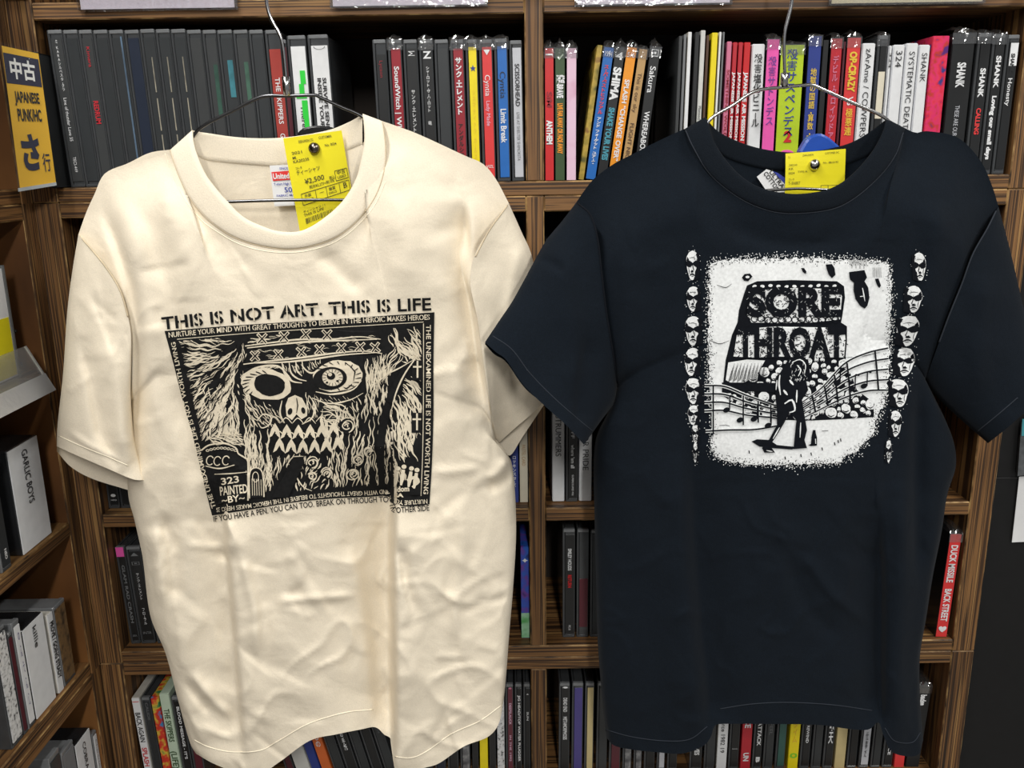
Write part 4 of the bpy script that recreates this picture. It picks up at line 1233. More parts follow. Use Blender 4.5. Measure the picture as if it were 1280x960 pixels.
RB = [
    (526, 541, 'dark2', 'upright dark case beneath the cream hem swell', [], 'jewel'),
    (543, 557, 'navyd', 'upright blackish blue case beneath the cream hem', [], 'jewel'),
    (559, 573, 'black', 'upright black case beside the case with white band', [], 'jewel'),
    (575, 588, 'smear', 'case with grey-white band beneath cream hem edge', [], 'jewel'),
    (590, 598, 'black', 'slim black case just before the yellow lowest-shelf one', [], 'jewel'),
    (599.5, 610, 'yellow', 'yellow case under the cream hem, lowest shelf', [('FUCKING HATE', .3, .45, 'tan', 'r', 0, .3)], 'digi'),
    (611.5, 620, 'black', 'slim black case between yellow and speckled white ones', [], 'jewel'),
    (621.5, 631, 'barcode', 'speckled white case beside the maroon one', [], 'digi'),
    (632, 642.5, 'maroon', 'maroon case with pale lettering near centre upright, lowest shelf', [('●', .03, .4, 'rose', 'h'), ('DEEPSLAUCK', .2, .5, 'pink', 'r', .02, .24), ('IN THE 1992', .56, .4, 'pink', 'r', .01, .3)], 'jewel'),
    (643.5, 653, 'black', 'black case with white capitals beside maroon one', [('JIG HEAD/TOP WATER PLUGGER', .12, .6, 'white', 'r', .03, .74)], 'jewel'),
    (654, 663.4, 'black', 'black case touching the centre upright, lowest shelf', [('▲', .1, .3, 'white', 'h'), ('SUN', .3, .5, 'white', 'r', .02, .1)], 'jewel'),
    (698, 712, 'black', 'black case with white stacked capitals, first past centre upright, lowest shelf', [('●', .03, .25, 'white', 'h'), ('DEAD END', .15, .5, 'white', 'r', .02, .16), ('METAMORPHOSIS', .36, .5, 'white', 'r', .02, .26)], 'jewel'),
    (714, 728.5, 'violet', 'violet case beside the stacked-capitals one', [], 'jewel'),
    (730, 742, 'khaki', 'khaki case beside violet one, at navy hem corner', [], 'jewel'),
    (745, 759, 'dark2', 'dark case under the navy hem corner', [], 'jewel'),
    (761, 776, 'wine', 'dark reddish case under navy hem', [], 'jewel'),
    (778, 790, 'smear', 'smeared grey case, first grey one under navy hem', [], 'jewel'),
    (792, 803, 'smear', 'smeared grey case, second grey one under navy hem', [], 'jewel'),
    (805, 819, 'black', 'black case between two smeared grey ones', [], 'jewel'),
    (821, 832, 'lgrey', 'light grey case with black blot under navy hem', [('⬮', .45, .6, 'letterdk', 'h')], 'jewel'),
    (834, 847, 'black', 'black case next to the light grey blotted one', [], 'jewel'),
    (862, 878, 'black', 'black case with white block capitals past the small gap', [('CHINAWOLVES', .42, .5, 'white', 'r', .03, .4)], 'jewel'),
    (880, 894, 'dark2', 'dark case at the navy hem fold', [('RATS', .3, .4, 'grey', 'r', 0, .1)], 'jewel'),
    (896, 909, 'white', 'white case with black italic title below navy hem', [('The Strike Force 1982 19', .1, .4, 'letterdk', 'r', .01, .7)], 'digi'),
    (910.5, 924, 'black', 'black case between white and red ones, lowest shelf', [('▬', .3, .1, 'white', 'h'), ('▬', .75, .1, 'white', 'h')], 'jewel'),
    (926, 939, 'crimson', 'red case with white capitals below navy hem', [('LE NOVICE', .12, .55, 'white', 'r', .03, .4), ('UN', .8, .5, 'white', 'r', .04, .1)], 'digi'),
    (940.5, 952.5, 'black', 'black case with white capitals beside red one below navy hem', [('READY TO ATTACK', .1, .6, 'white', 'r', .03, .62), ('B', .85, .6, 'white', 'r', .06, .06)], 'jewel'),
    (954, 967, 'dark2', 'charcoal case with faint capitals beside teal one', [('JUST NOW FEEL', .1, .5, 'grey', 'r', 0, .5)], 'jewel'),
    (969, 982, 'teal', 'dark teal case beside yellow one below navy hem', [('W RE', .1, .5, 'white', 'r', .02, .2)], 'jewel'),
    (985.5, 998.5, 'yellow', 'bright yellow case below navy hem', [('ヘマヌタイム', .2, .5, 'gold', 'v', .02, .5), ('◎', .82, .5, 'lettergreen', 'h')], 'digi'),
    (1000, 1013, 'black', 'black case with tiny white word beside yellow one', [('REWIND', .5, .4, 'white', 'r', .02, .2)], 'jewel'),
    (1014.5, 1027.5, 'dark2', 'unlettered dark case between two black ones below navy hem', [], 'jewel'),
    (1029, 1042, 'black', 'black case with white kanji column below navy hem', [('絆殺魂天', .12, .7, 'white', 'v', .02, .6)], 'jewel'),
    (1044, 1057.5, 'khaki', 'khaki case with dark scribble below navy hem', [('1994', .15, .6, 'letterdk', 'r', 0, .2)], 'digi'),
    (1059, 1072, 'black', 'black case between khaki and light grey ones', [('旧会', .2, .4, 'grey', 'v', 0, .3)], 'jewel'),
    (1074, 1087.5, 'lgrey', 'light grey case with grey characters below navy hem', [('R', .1, .4, 'red', 'h'), ('■', .36, .3, 'letterdk', 'h'), ('仕事だ', .58, .4, 'letterdk', 'v', 0, .3)], 'jewel'),
    (1089, 1102, 'dark2', 'dark case with pale clear top below navy hem', [], 'jewel'),
    (1103.5, 1117, 'black', 'black case with small white capitals before bright red one', [('SERVICE', .6, .4, 'white', 'r', .02, .25)], 'jewel'),
    (1119, 1132, 'hotred', 'bright red case under navy hem corner', [('SX', .45, .5, 'white', 'h', .02)], 'digi'),
]
for x0, x1, c, lb, tx, st in RB:
    disc(5, x0, x1, 940, lb, c, tx, h=.128, style=st, lean=0.4)
disc(5, 1147, 1164.5, 862, 'black wrapped case standing by far side panel, lowest shelf', 'black', [('badge', .1, .4, 'white', 'r', .05, .13), ('●', .62, .45, 'red', 'h')], ytop=858, film=.008, style='digi', lean=2.5)


# --- corner shelf, spines face along +X
def wing(row, x0, x1, yref, label, spine, texts=(), ytop=None, h=None, style='jewel', film=0.0, dep=.125, setback=.004, cat=None, lean=0.0, group=None):
    SEED[0] += 1
    X = XW - setback
    a, b = at_x(x0, yref, X), at_x(x1, yref, X)
    zs = ROWZ[row]
    if ytop is not None:
        h = at_x((x0 + x1) / 2, ytop, X).z - zs
    w = b.y - a.y - 0.0008
    y = (a.y + b.y) / 2
    nm = 'name_divider' if style == 'divider' else 'disc_case'
    t = empty(nm, (X, y, zs + 0.0003), (0, 0, math.pi / 2))
    tag(t, label, cat or ('divider' if style == 'divider' else 'CD case'), group)
    case_parts(t, w, h, style, spine, texts, film, (.05, .96), dep, SEED[0])
    return t


def wing_divider(row, x0, x1, yref, label, name, ytop, t0, fit):
    t = wing(row, x0, x1, yref, label, 'white', [(name, t0, .17, 'letterdk', 'r', 0.01, fit)], ytop=ytop, style='divider')
    for ch in t.children:
        if ch.name.startswith('plate'): ch.data.materials[0] = M_SMOKE2
    return t


o = wing_divider(3, 17, 58, 620, 'white name divider with two-word name, on corner shelf under clear label strip', 'GARLIC BOYS', 548, .06, .52)
wing(3, -14, 0.5, 620, 'dark clear-topped case beside the two-word white divider, corner shelf', 'dark2', [('NEO', .8, .3, 'white', 'r', .02, .1)], ytop=575, style='clear')
wing(4, -4, 14, 830, 'white spine with scattered black marks, corner shelf', 'barcode', [], ytop=780, style='jewel')
wing(4, 15, 21, 830, 'slim dark red case between white spines, corner shelf', 'wine', [], ytop=785)
wing(4, 22, 33, 830, 'white spine with violet lettering beside short lowercase divider, corner shelf', 'white', [('の・ん・て・ん・し', .1, .4, 'violet', 'v', .0, .7)], ytop=768, style='clear')
wing_divider(4, 34, 64, 830, 'white name divider with short lowercase name, corner shelf', 'killie', 768, .05, .24)
wing(4, 68, 75.5, 830, 'white spined case with slanting black capitals, corner shelf', 'white', [('PROVE / GOING STEADY', .1, .6, 'letterdk', 'r', .04, .72)], ytop=757, style='digi')
wing(4, 76.5, 93, 830, 'brown lattice-patterned case at the end of corner shelf', 'brownpat', [], ytop=742, style='clear')
wing_divider(5, 96, 118, 950, 'white name divider with five capital letters, lowest corner shelf row', 'COBRA', 915, .06, .32)
wing(5, 119, 125.8, 950, 'white spine with dotted grey lettering beside five-capital divider', 'white', [('Character one', .1, .4, 'grey', 'r', .0, .6)], ytop=908, style='clear')
wing(5, 60, 76, 950, 'scuffed clear case on lowest corner shelf row', 'dark2', [], ytop=940, style='clear')
wing(5, 77, 95, 950, 'grey clear case before the five-capital divider', 'grey', [], ytop=930, style='clear')


# ================================================================== hangers, tags
def pts3(pl, Y): return [at(x, y, Y) for x, y in pl]


def hanger(label, wire, wire_d, hook, ferr, barpts, mat, r=0.0016):
    t = empty('wire_hanger', at(*ferr[1], YH))
    tag(t, label, 'hanger', 'wire hangers on the rail')
    o = Vector(t.location)

    def loc(P): return [p - o for p in P]
    sp = spline(wire, 90)
    tube('shoulder_wire', loc(pts3(sp, YH)), r, mat, t)
    tube('trouser_bar', loc(pts3(spline(barpts, 20), YH)), r * 0.95, mat, t)
    tube('ferrule', loc(pts3(ferr, YH)), r * 2.3, M_CHROME, t, 10)
    # hook: shank runs up, then bends over the rail
    sh = pts3(spline(hook, 30), YH)
    top = sh[-1]
    cx, cz, R = top.x + 0.0, ZR + 0.0058 - 0.018, 0.018
    # straight rise beside the rail, half circle over it, short tail down the far side
    R = 0.0062
    path = [Vector((top.x, YH - R, z)) for z in (top.z * 0.5 + ZR * 0.5, ZR - 0.002)]
    path += [Vector((top.x, YH - R * math.cos(a), ZR + R * math.sin(a))) for a in np.linspace(0.0, math.pi, 12)]
    path += [Vector((top.x, YH + R, ZR - 0.012)), Vector((top.x, YH + R + .002, ZR - 0.02))]
    tube('hook', loc(sh + path), r, M_CHROME, t)
    return t


hanger('dark steel wire hanger carrying the cream shirt',
       [(146, 270), (152, 252), (178, 234), (210, 216), (232, 190), (248, 162), (290, 139), (327, 121), (358, 120), (392, 119), (398, 121), (425, 133), (455, 147), (470, 168), (498, 186), (545, 212), (578, 232), (592, 250), (592, 264)], None,
       [(358, 100), (354, 60), (349, 42), (339, 24), (334, 8), (333, -6), (334, -40)], [(359, 120), (358, 108), (357, 96)], [(146, 270), (170, 262), (280, 252.5), (430, 250), (570, 256), (592, 264)], M_DARKWIRE)
hanger('bright chrome wire hanger carrying the navy shirt',
       [(766, 270), (775, 250), (806, 228), (850, 204), (873, 176), (888, 149), (915, 132), (944, 114), (980, 109), (1014, 106), (1020, 108), (1060, 126), (1107, 148), (1124, 174), (1152, 200), (1185, 218), (1202, 238), (1206, 254)], None,
       [(981, 92), (980, 60), (981, 40), (986, 20), (990, 0), (990, -40)], [(980, 109), (980.5, 100), (981, 91)], [(766, 270), (800, 256), (960, 238), (1030, 237), (1180, 248), (1206, 254)], M_CHROME)


def card_frame(quad, Ys):
    Q = [at(x, y, Y) for (x, y), Y in zip(quad, Ys)]

    def f(s, t, o=0.0):
        p = Q[0].lerp(Q[1], s).lerp(Q[3].lerp(Q[2], s), t)
        return p + Vector((0, -o, 0))
    return f


def price_tag(label, quad, Ys, loc, bend):
    t = empty('price_tag', at(*loc, Ys[0]))
    tag(t, label, 'price tag', 'yellow price tags')
    o = Vector(t.location)
    f0 = card_frame(quad, Ys)

    def f(s, t_, off=0.0):
        b = bend * (math.sin(s * 3.1 + t_ * 2) * 0.6 + math.sin(t_ * 5 + s) * 0.4)
        return f0(s, t_, off + b) - o
    n = 10
    V = [f(i / n, j / n) for j in range(n + 1) for i in range(n + 1)] + [f(i / n, j / n, -0.0005) for j in range(n + 1) for i in range(n + 1)]
    k = (n + 1) ** 2
    Fc = grid_faces(n + 1, n + 1) + grid_faces(n + 1, n + 1, k, True)
    for i in range(n):
        Fc += [(i, k + i, k + i + 1, i + 1), (n * (n + 1) + i + 1, k + n * (n + 1) + i + 1, k + n * (n + 1) + i, n * (n + 1) + i),
               ((i + 1) * (n + 1), k + (i + 1) * (n + 1), k + i * (n + 1), i * (n + 1)), (i * (n + 1) + n, k + i * (n + 1) + n, k + (i + 1) * (n + 1) + n, (i + 1) * (n + 1) + n)]
    mesh_obj('card', V, Fc, M_YELLOW, t, False)
    return t, f


def tag_text(t, f, s, x, y, hgt, wid, mat=None, bold=0.0):
    V, Fc, w = text2d(s, bold)
    mesh_obj('printed_text', [f(x + a / w * wid, y + hgt - b * hgt, 0.0005) for a, b in V], Fc, mat or M_PRINTGREY, t)


def tag_lines(t, f, segs, wd=0.004, nm='printed_rule'):
    V, Fc = [], []
    for (x0, y0, x1, y1) in segs:
        b = len(V)
        if abs(x1 - x0) > abs(y1 - y0):
            q = [(x0, y0 - wd), (x1, y1 - wd), (x1, y1 + wd), (x0, y0 + wd)]
        else:
            q = [(x0 - wd, y0), (x0 + wd, y0), (x1 + wd, y1), (x1 - wd, y1)]
        V += [f(a, c, 0.0005) for a, c in q]; Fc.append((b, b + 1, b + 2, b + 3))
    mesh_obj(nm, V, Fc, M_PRINTGREY, t)


YT = YH + 0.0085
tg, f = price_tag('yellow price tag with printed table, hanging inside cream shirt collar', [(354, 173), (427, 163), (443, 262), (375, 290)], [YT, YT - 0.0045, YT - 0.003, YT - 0.001], (390, 290), 0.0012)
for s, x, y, h_, w_ in (('DISKUNION CO.', .25, .045, .028, .26), ('CUSTOMER', .60, .035, .028, .22), ('2021', .10, .155, .028, .2), ('M.', .10, .205, .028, .08), ('KA2023S', .10, .245, .03, .28), ('No. 0034', .68, .13, .03, .2),
                       ('コレタ', .12, .325, .022, .12), ('ティーシャツ', .12, .365, .04, .42), ('¥2,500', .24, .47, .055, .34), ('税込', .66, .515, .035, .10), ('税抜¥2,273+税10%', .30, .555, .03, .44),
                       ('中古', .80, .475, .04, .15), ('USED', .80, .535, .03, .15), ('外装', .19, .635, .03, .12), ('SLEEVE', .17, .685, .024, .17), ('ー', .45, .65, .03, .09), ('盤質', .62, .64, .03, .12), ('DISCS', .61, .69, .024, .14), ('B', .87, .63, .065, .07),
                       ('ティーシャツ / 1', .12, .80, .025, .4), ('THIS IS LIFE', .12, .835, .028, .36)):
    tag_text(tg, f, s, x, y, h_, w_, bold=.01)
tag_lines(tg, f, [(.77, .465, .98, .465), (.77, .585, .98, .585), (.77, .465, .77, .585), (.98, .465, .98, .585), (.14, .615, .98, .615), (.14, .74, .98, .74), (.14, .615, .14, .74), (.98, .615, .98, .74), (.39, .615, .39, .74), (.58, .615, .58, .74), (.81, .615, .81, .74)], .004)
rb = random.Random(2)
x = .14; bars = []
while x < .62:
    bars.append((x, .885, x, .945)); x += rb.choice((.012, .018, .024))
tag_lines(tg, f, bars, .004, 'barcode')

YT2 = YH + 0.0085
tg2, f2 = price_tag('yellow price tag pinned sideways inside the navy shirt collar', [(982, 192), (1057, 186), (1056, 246), (981, 246)], [YT2] * 4, (1018, 246), 0.0010)
for s, x, y, h_, w_ in (('T-1', .04, .07, .05, .04), ('DISKUNION', .28, .05, .04, .18), ('CUSTOMER SVC', .65, .04, .04, .24), ('20210', .05, .25, .04, .14), ('KK', .05, .33, .05, .08), ('0034', .05, .43, .05, .1), ('TYPE-A', .2, .41, .04, .16), ('No. 88-0192', .62, .24, .04, .26), ('コレタ', .05, .58, .04, .1), ('T-SHIRT', .05, .65, .07, .2)):
    tag_text(tg2, f2, s, x, y, h_, w_, bold=.0)
tag_lines(tg2, f2, [(.6, .75, .9, .75), (.6, .75, .6, .9), (.72, .75, .72, .9)], .004)


# security tags: pin head in front, plastic body behind the collar
def security_tag(label, c, body_px, col, mat_pin, ytag):
    t = empty('security_tag', at(*c, ytag))
    tag(t, label, 'security tag', 'hard security tags')
    o = Vector(t.location)
    # domed pin head by lathe about Y
    prof = [(0.0, -0.0052), (0.0022, -0.0048), (0.0042, -0.0036), (0.0054, -0.0018), (0.0056, -0.0008), (0.0056, -0.0003)]
    n = 20
    V = [(0, prof[0][1], 0)] + [(r_ * math.cos(2 * math.pi * k / n), y_, r_ * math.sin(2 * math.pi * k / n)) for r_, y_ in prof[1:] for k in range(n)]
    Fc = [(0, 1 + (k + 1) % n, 1 + k) for k in range(n)]
    for j in range(len(prof) - 2):
        for k in range(n):
            Fc.append((1 + j * n + k, 1 + j * n + (k + 1) % n, 1 + (j + 1) * n + (k + 1) % n, 1 + (j + 1) * n + k))
    Fc.append(tuple(1 + (len(prof) - 2) * n + k for k in range(n)))
    mesh_obj('pin_head', V, Fc, mat_pin, t, True)
    tube('pin_shank', [(0, -0.0004, 0), (0, 0.028, 0)], 0.0006, M_CHROME, t, 6)
    Yb = YT + 0.0168
    ring = spline(body_px + body_px[:1], 40)[:-1]
    P = [at(x, y, Yb) - o for x, y in ring]
    cen = sum(P, Vector()) / len(P)
    V, Fc = [], []
    for y_, sc in ((0.0, .90), (0.0015, 1.0), (0.0105, 1.0), (0.013, .9)):
        V += [cen + (p - cen) * sc + Vector((0, y_, 0)) for p in P]
    m_ = len(P)
    for j in range(3):
        for k in range(m_):
            Fc.append((j * m_ + k, j * m_ + (k + 1) % m_, (j + 1) * m_ + (k + 1) % m_, (j + 1) * m_ + k))
    Fc += [tuple(range(m_)), tuple(3 * m_ + k for k in range(m_))[::-1]]
    mesh_obj('tag_body', V, Fc, col, t, False)


M_PIN_DARK = mat_plain('dull_pin_steel', (120, 112, 104), 0.25, 0.2, 300, metal=1.0)
M_PIN = mat_plain('bright_pin_steel', (215, 212, 205), 0.2, 0.15, 300, metal=1.0)
security_tag('black hard security tag with dull steel pin in cream shirt collar', (393, 185.5), [(372, 166), (379, 160), (395, 157), (412, 158.5), (417, 163), (416, 190), (408, 206), (394, 211), (379, 204), (371, 188)], mat_plain('black_tag_plastic', (20, 20, 22), 0.3, 0.1), M_PIN_DARK, YT - 0.0042)
security_tag('blue hard security tag with bright steel pin in navy shirt collar', (1018, 206), [(1000, 189), (1010, 173), (1022, 167), (1032, 169), (1044, 178), (1053, 189), (1050, 210), (1036, 226), (1018, 229), (1003, 212)], mat_plain('blue_tag_plastic', (30, 78, 176), 0.35, 0.06), M_PIN, YT2 - 0.0012)

# neck labels are parts of the shirts
def neck_label(shirt, quad, name, mat, lift=0.0016):
    Q = quad
    n = 6
    V = []
    for j in range(n + 1):
        for i in range(n + 1):
            s, t_ = i / n, j / n
            x = (Q[0][0] * (1 - s) + Q[1][0] * s) * (1 - t_) + (Q[3][0] * (1 - s) + Q[2][0] * s) * t_
            y = (Q[0][1] * (1 - s) + Q[1][1] * s) * (1 - t_) + (Q[3][1] * (1 - s) + Q[2][1] * s) * t_
            V.append(at(x, y, YLBL + lift * 0) - Vector(shirt.off))
    o = mesh_obj(name, V, grid_faces(n + 1, n + 1), mat, shirt.root)

    def f(s, t_, off=0.0006):
        x = (Q[0][0] * (1 - s) + Q[1][0] * s) * (1 - t_) + (Q[3][0] * (1 - s) + Q[2][0] * s) * t_
        y = (Q[0][1] * (1 - s) + Q[1][1] * s) * (1 - t_) + (Q[3][1] * (1 - s) + Q[2][1] * s) * t_
        return at(x, y, YLBL - off) - Vector(shirt.off)
    return o, f


def lbl_text(lb, f, s, x, y, h_, w_, mat, bold=.01, italic=0):
    V, Fc, w = text2d(s, bold)
    mesh_obj('label_lettering', [f(x + a / w * w_, y + h_ - b * h_, .0009) for a, b in V], Fc, mat, lb)


YLBL = YH + 0.0125
M_LBLRED = mat_plain('label_red', (226, 52, 48), .6); M_LBLBLUE = mat_plain('label_blue', (44, 60, 160), .6)
lb, fl = neck_label(cream, [(337, 207), (376, 205), (384, 256), (343, 258)], 'brand_label', M_WHITE)
V = [fl(.03, .16), fl(1, .14), fl(1, .36), fl(.05, .38)]
mesh_obj('red_band', V, [(0, 1, 2, 3)], M_LBLRED, lb)
lbl_text(lb, fl, 'United Athle', .06, .20, .13, 1.0, M_WHITE, .03)
for s, x, y, h_, w_ in (('SINCE 1995', .3, .06, .05, .5), ('T-shirt High Quality', .06, .43, .06, .8), ('5001', .36, .55, .12, .5), ('FABRIC MADE', .1, .72, .05, .7), ('S', .6, .88, .09, .06)):
    lbl_text(lb, fl, s, x, y, h_, w_, M_LBLBLUE, .01)
YLBL = YH + 0.0115
HX = [(946, 221), (958, 211.5), (972, 216), (984, 224), (986, 240), (972, 240.5), (957, 237)]
o_lb = mesh_obj('brand_label', [at(x, y, YLBL) - Vector(navy.off) for x, y in HX], [tuple(range(7))], M_WHITE, navy.root)


def hx(px, py, off=.0005): return at(px, py, YLBL - off) - Vector(navy.off)


mesh_obj('blue_band', [hx(966, 214), hx(972, 216), hx(984, 224), hx(983, 232)], [(0, 3, 2, 1)], M_LBLBLUE, o_lb)
for s, x0, y0, x1, y1, h_ in (('ULTRA', 961, 215, 977, 236, 5.5), ('COTTON', 954, 217, 971, 240, 5.5)):
    V, Fc, w = text2d(s, .02)
    dx, dy = (x1 - x0), (y1 - y0); L = math.hypot(dx, dy)
    mesh_obj('label_lettering', [hx(x0 + a / w * dx + b * h_ * dy / L, y0 + a / w * dy - b * h_ * dx / L, .0008) for a, b in V], Fc, M_BLACKINK, o_lb)

# ================================================================== corner shelf extras
# clear sloping label strip on the corner shelf, second board
XS = XW + 0.004
q = [at_x(33, 432, XS - 0.006), at_x(69, 487, XS + .022), at_x(-60, 571, XS + .022), at_x(-60, 490, XS - .006)]
q[2] = Vector((q[1].x, 0.71, q[1].z)); q[3] = Vector((q[0].x, 0.71, q[0].z))     # the strip runs level along the board
st = empty('shelf_label_strip', q[1])
tag(st, 'clear sloping acrylic label strip on the corner shelf above white divider', 'label strip')
quad_plate('acrylic_strip', [p - q[1] for p in (q[0], q[1], q[2], q[3])], 0.0016, mat_film('thick_acrylic', .22, (.95, .95, .95), .25, .10), st)
a, b, c, d = [p - q[1] for p in (q[0], q[1], q[2], q[3])]
quad_plate('bright_edge', [a, b, b.lerp(c, .012), a.lerp(d, .012)], 0.0018, mat_plain('acrylic_edge', (196, 196, 194), .2), st)
quad_plate('lower_rail', [a.lerp(b, .62) + Vector((.0012, -.0004, 0)), b + Vector((.0012, -.0004, 0)), c + Vector((.0012, -.0004, 0)), d.lerp(c, .62) + Vector((.0012, -.0004, 0))], 0.0008, mat_film('frosted_acrylic', .3, (.9, .9, .9), .35, .38), st)

fz_ = (q[0].z - (Z2 + 0.0008)) / (q[0].z - q[1].z)
box('mounting_lip', XW - 0.0085 - q[1].x, q[0].x + (q[1].x - q[0].x) * fz_ + 0.0006 - q[1].x, 0.715 - q[1].y, 0.884 - q[1].y, Z2 - q[1].z, Z2 + 0.0016 - q[1].z, MATS['thick_acrylic'], st)

# boxed item with yellow price sticker on the corner shelf
X3 = XW - 0.011
zb = Z2 + 0.0003
yb0, yb1 = at_x(-40, 450, X3).y, at_x(22, 450, X3).y
bx = empty('boxed_set', (X3, (yb0 + yb1) / 2, zb), (0, 0, math.pi / 2))
tag(bx, 'white boxed set with yellow price sticker behind the clear sloping strip', 'box')
w2 = (yb1 - yb0) / 2
hh = at_x(10, 330, X3).z - zb
box('box_body', -w2, w2, 0.0005, .12, 0, hh, M_CLEARC, bx, .001)
box('front_paper', -w2 + .001, w2 - .004, -.0004, .0008, .002, hh - .003, M_WHITE, bx)
box('price_sticker', -w2 + .004, w2 - .006, -.0010, -.0003, .004, hh * .55, M_YELLOW, bx)
box('edge_strip', w2 - .003, w2, -.0012, .0006, 0, hh, mat_plain('grey_plastic_edge', (110, 112, 112), .3), bx)
for ya, za in ((0.0, .0), ):
    pass

# notices on the black panel
Yw = 0.9712
nt_ = empty('notice_sheet', at(1300, 678, Yw))
tag(nt_, 'white paper notice fixed to the black panel beside the shelf', 'notice')
o = Vector(nt_.location)
quad_plate('paper', [at(1274, 596, Yw - .002) - o, at(1340, 592, Yw - .002) - o, at(1330, 675, Yw - .002) - o, at(1265, 678, Yw - .002) - o], .0008, M_WHITE, nt_)
pk = empty('film_packet', at(1300, 595, Yw))
tag(pk, 'clear film packet with teal header hanging above the white notice', 'packet')
o = Vector(pk.location)
quad_plate('film_front', [at(1277, 528, Yw - .006) - o, at(1340, 524, Yw - .006) - o, at(1335, 590, Yw - .006) - o, at(1272, 595, Yw - .006) - o], .0006, mat_plain('grey_film', (92, 94, 96), .2, .3, 120, coat=.5), pk)
quad_plate('teal_header', [at(1278, 524, Yw - .0068) - o, at(1340, 520, Yw - .0068) - o, at(1340, 540, Yw - .0068) - o, at(1277, 545, Yw - .0068) - o], .0005, mat_plain('teal_header', (70, 150, 160), .4), pk)
quad_plate('backing_card', [at(1276, 545, Yw - .0046) - o, at(1340, 540, Yw - .0046) - o, at(1336, 588, Yw - .0046) - o, at(1272, 593, Yw - .0046) - o], .004, mat_plain('grey_card', (80, 82, 84), .5), pk)
# small screws on the corner panel
for px_, py_ in ((19, 414), (26, 455)):
    p = at(px_, py_, WY1 - .0205)
    V, Fc = tube_geo([(0, 0, 0), (0, -.0015, 0)], .0022, 10)
    s_ = mesh_obj('screw', V, Fc, M_DARKWIRE, None, True)
    s_.parent = bpy.data.objects['corner_shelf.001']
    s_.location = p - Vector(bpy.data.objects['corner_shelf.001'].location)


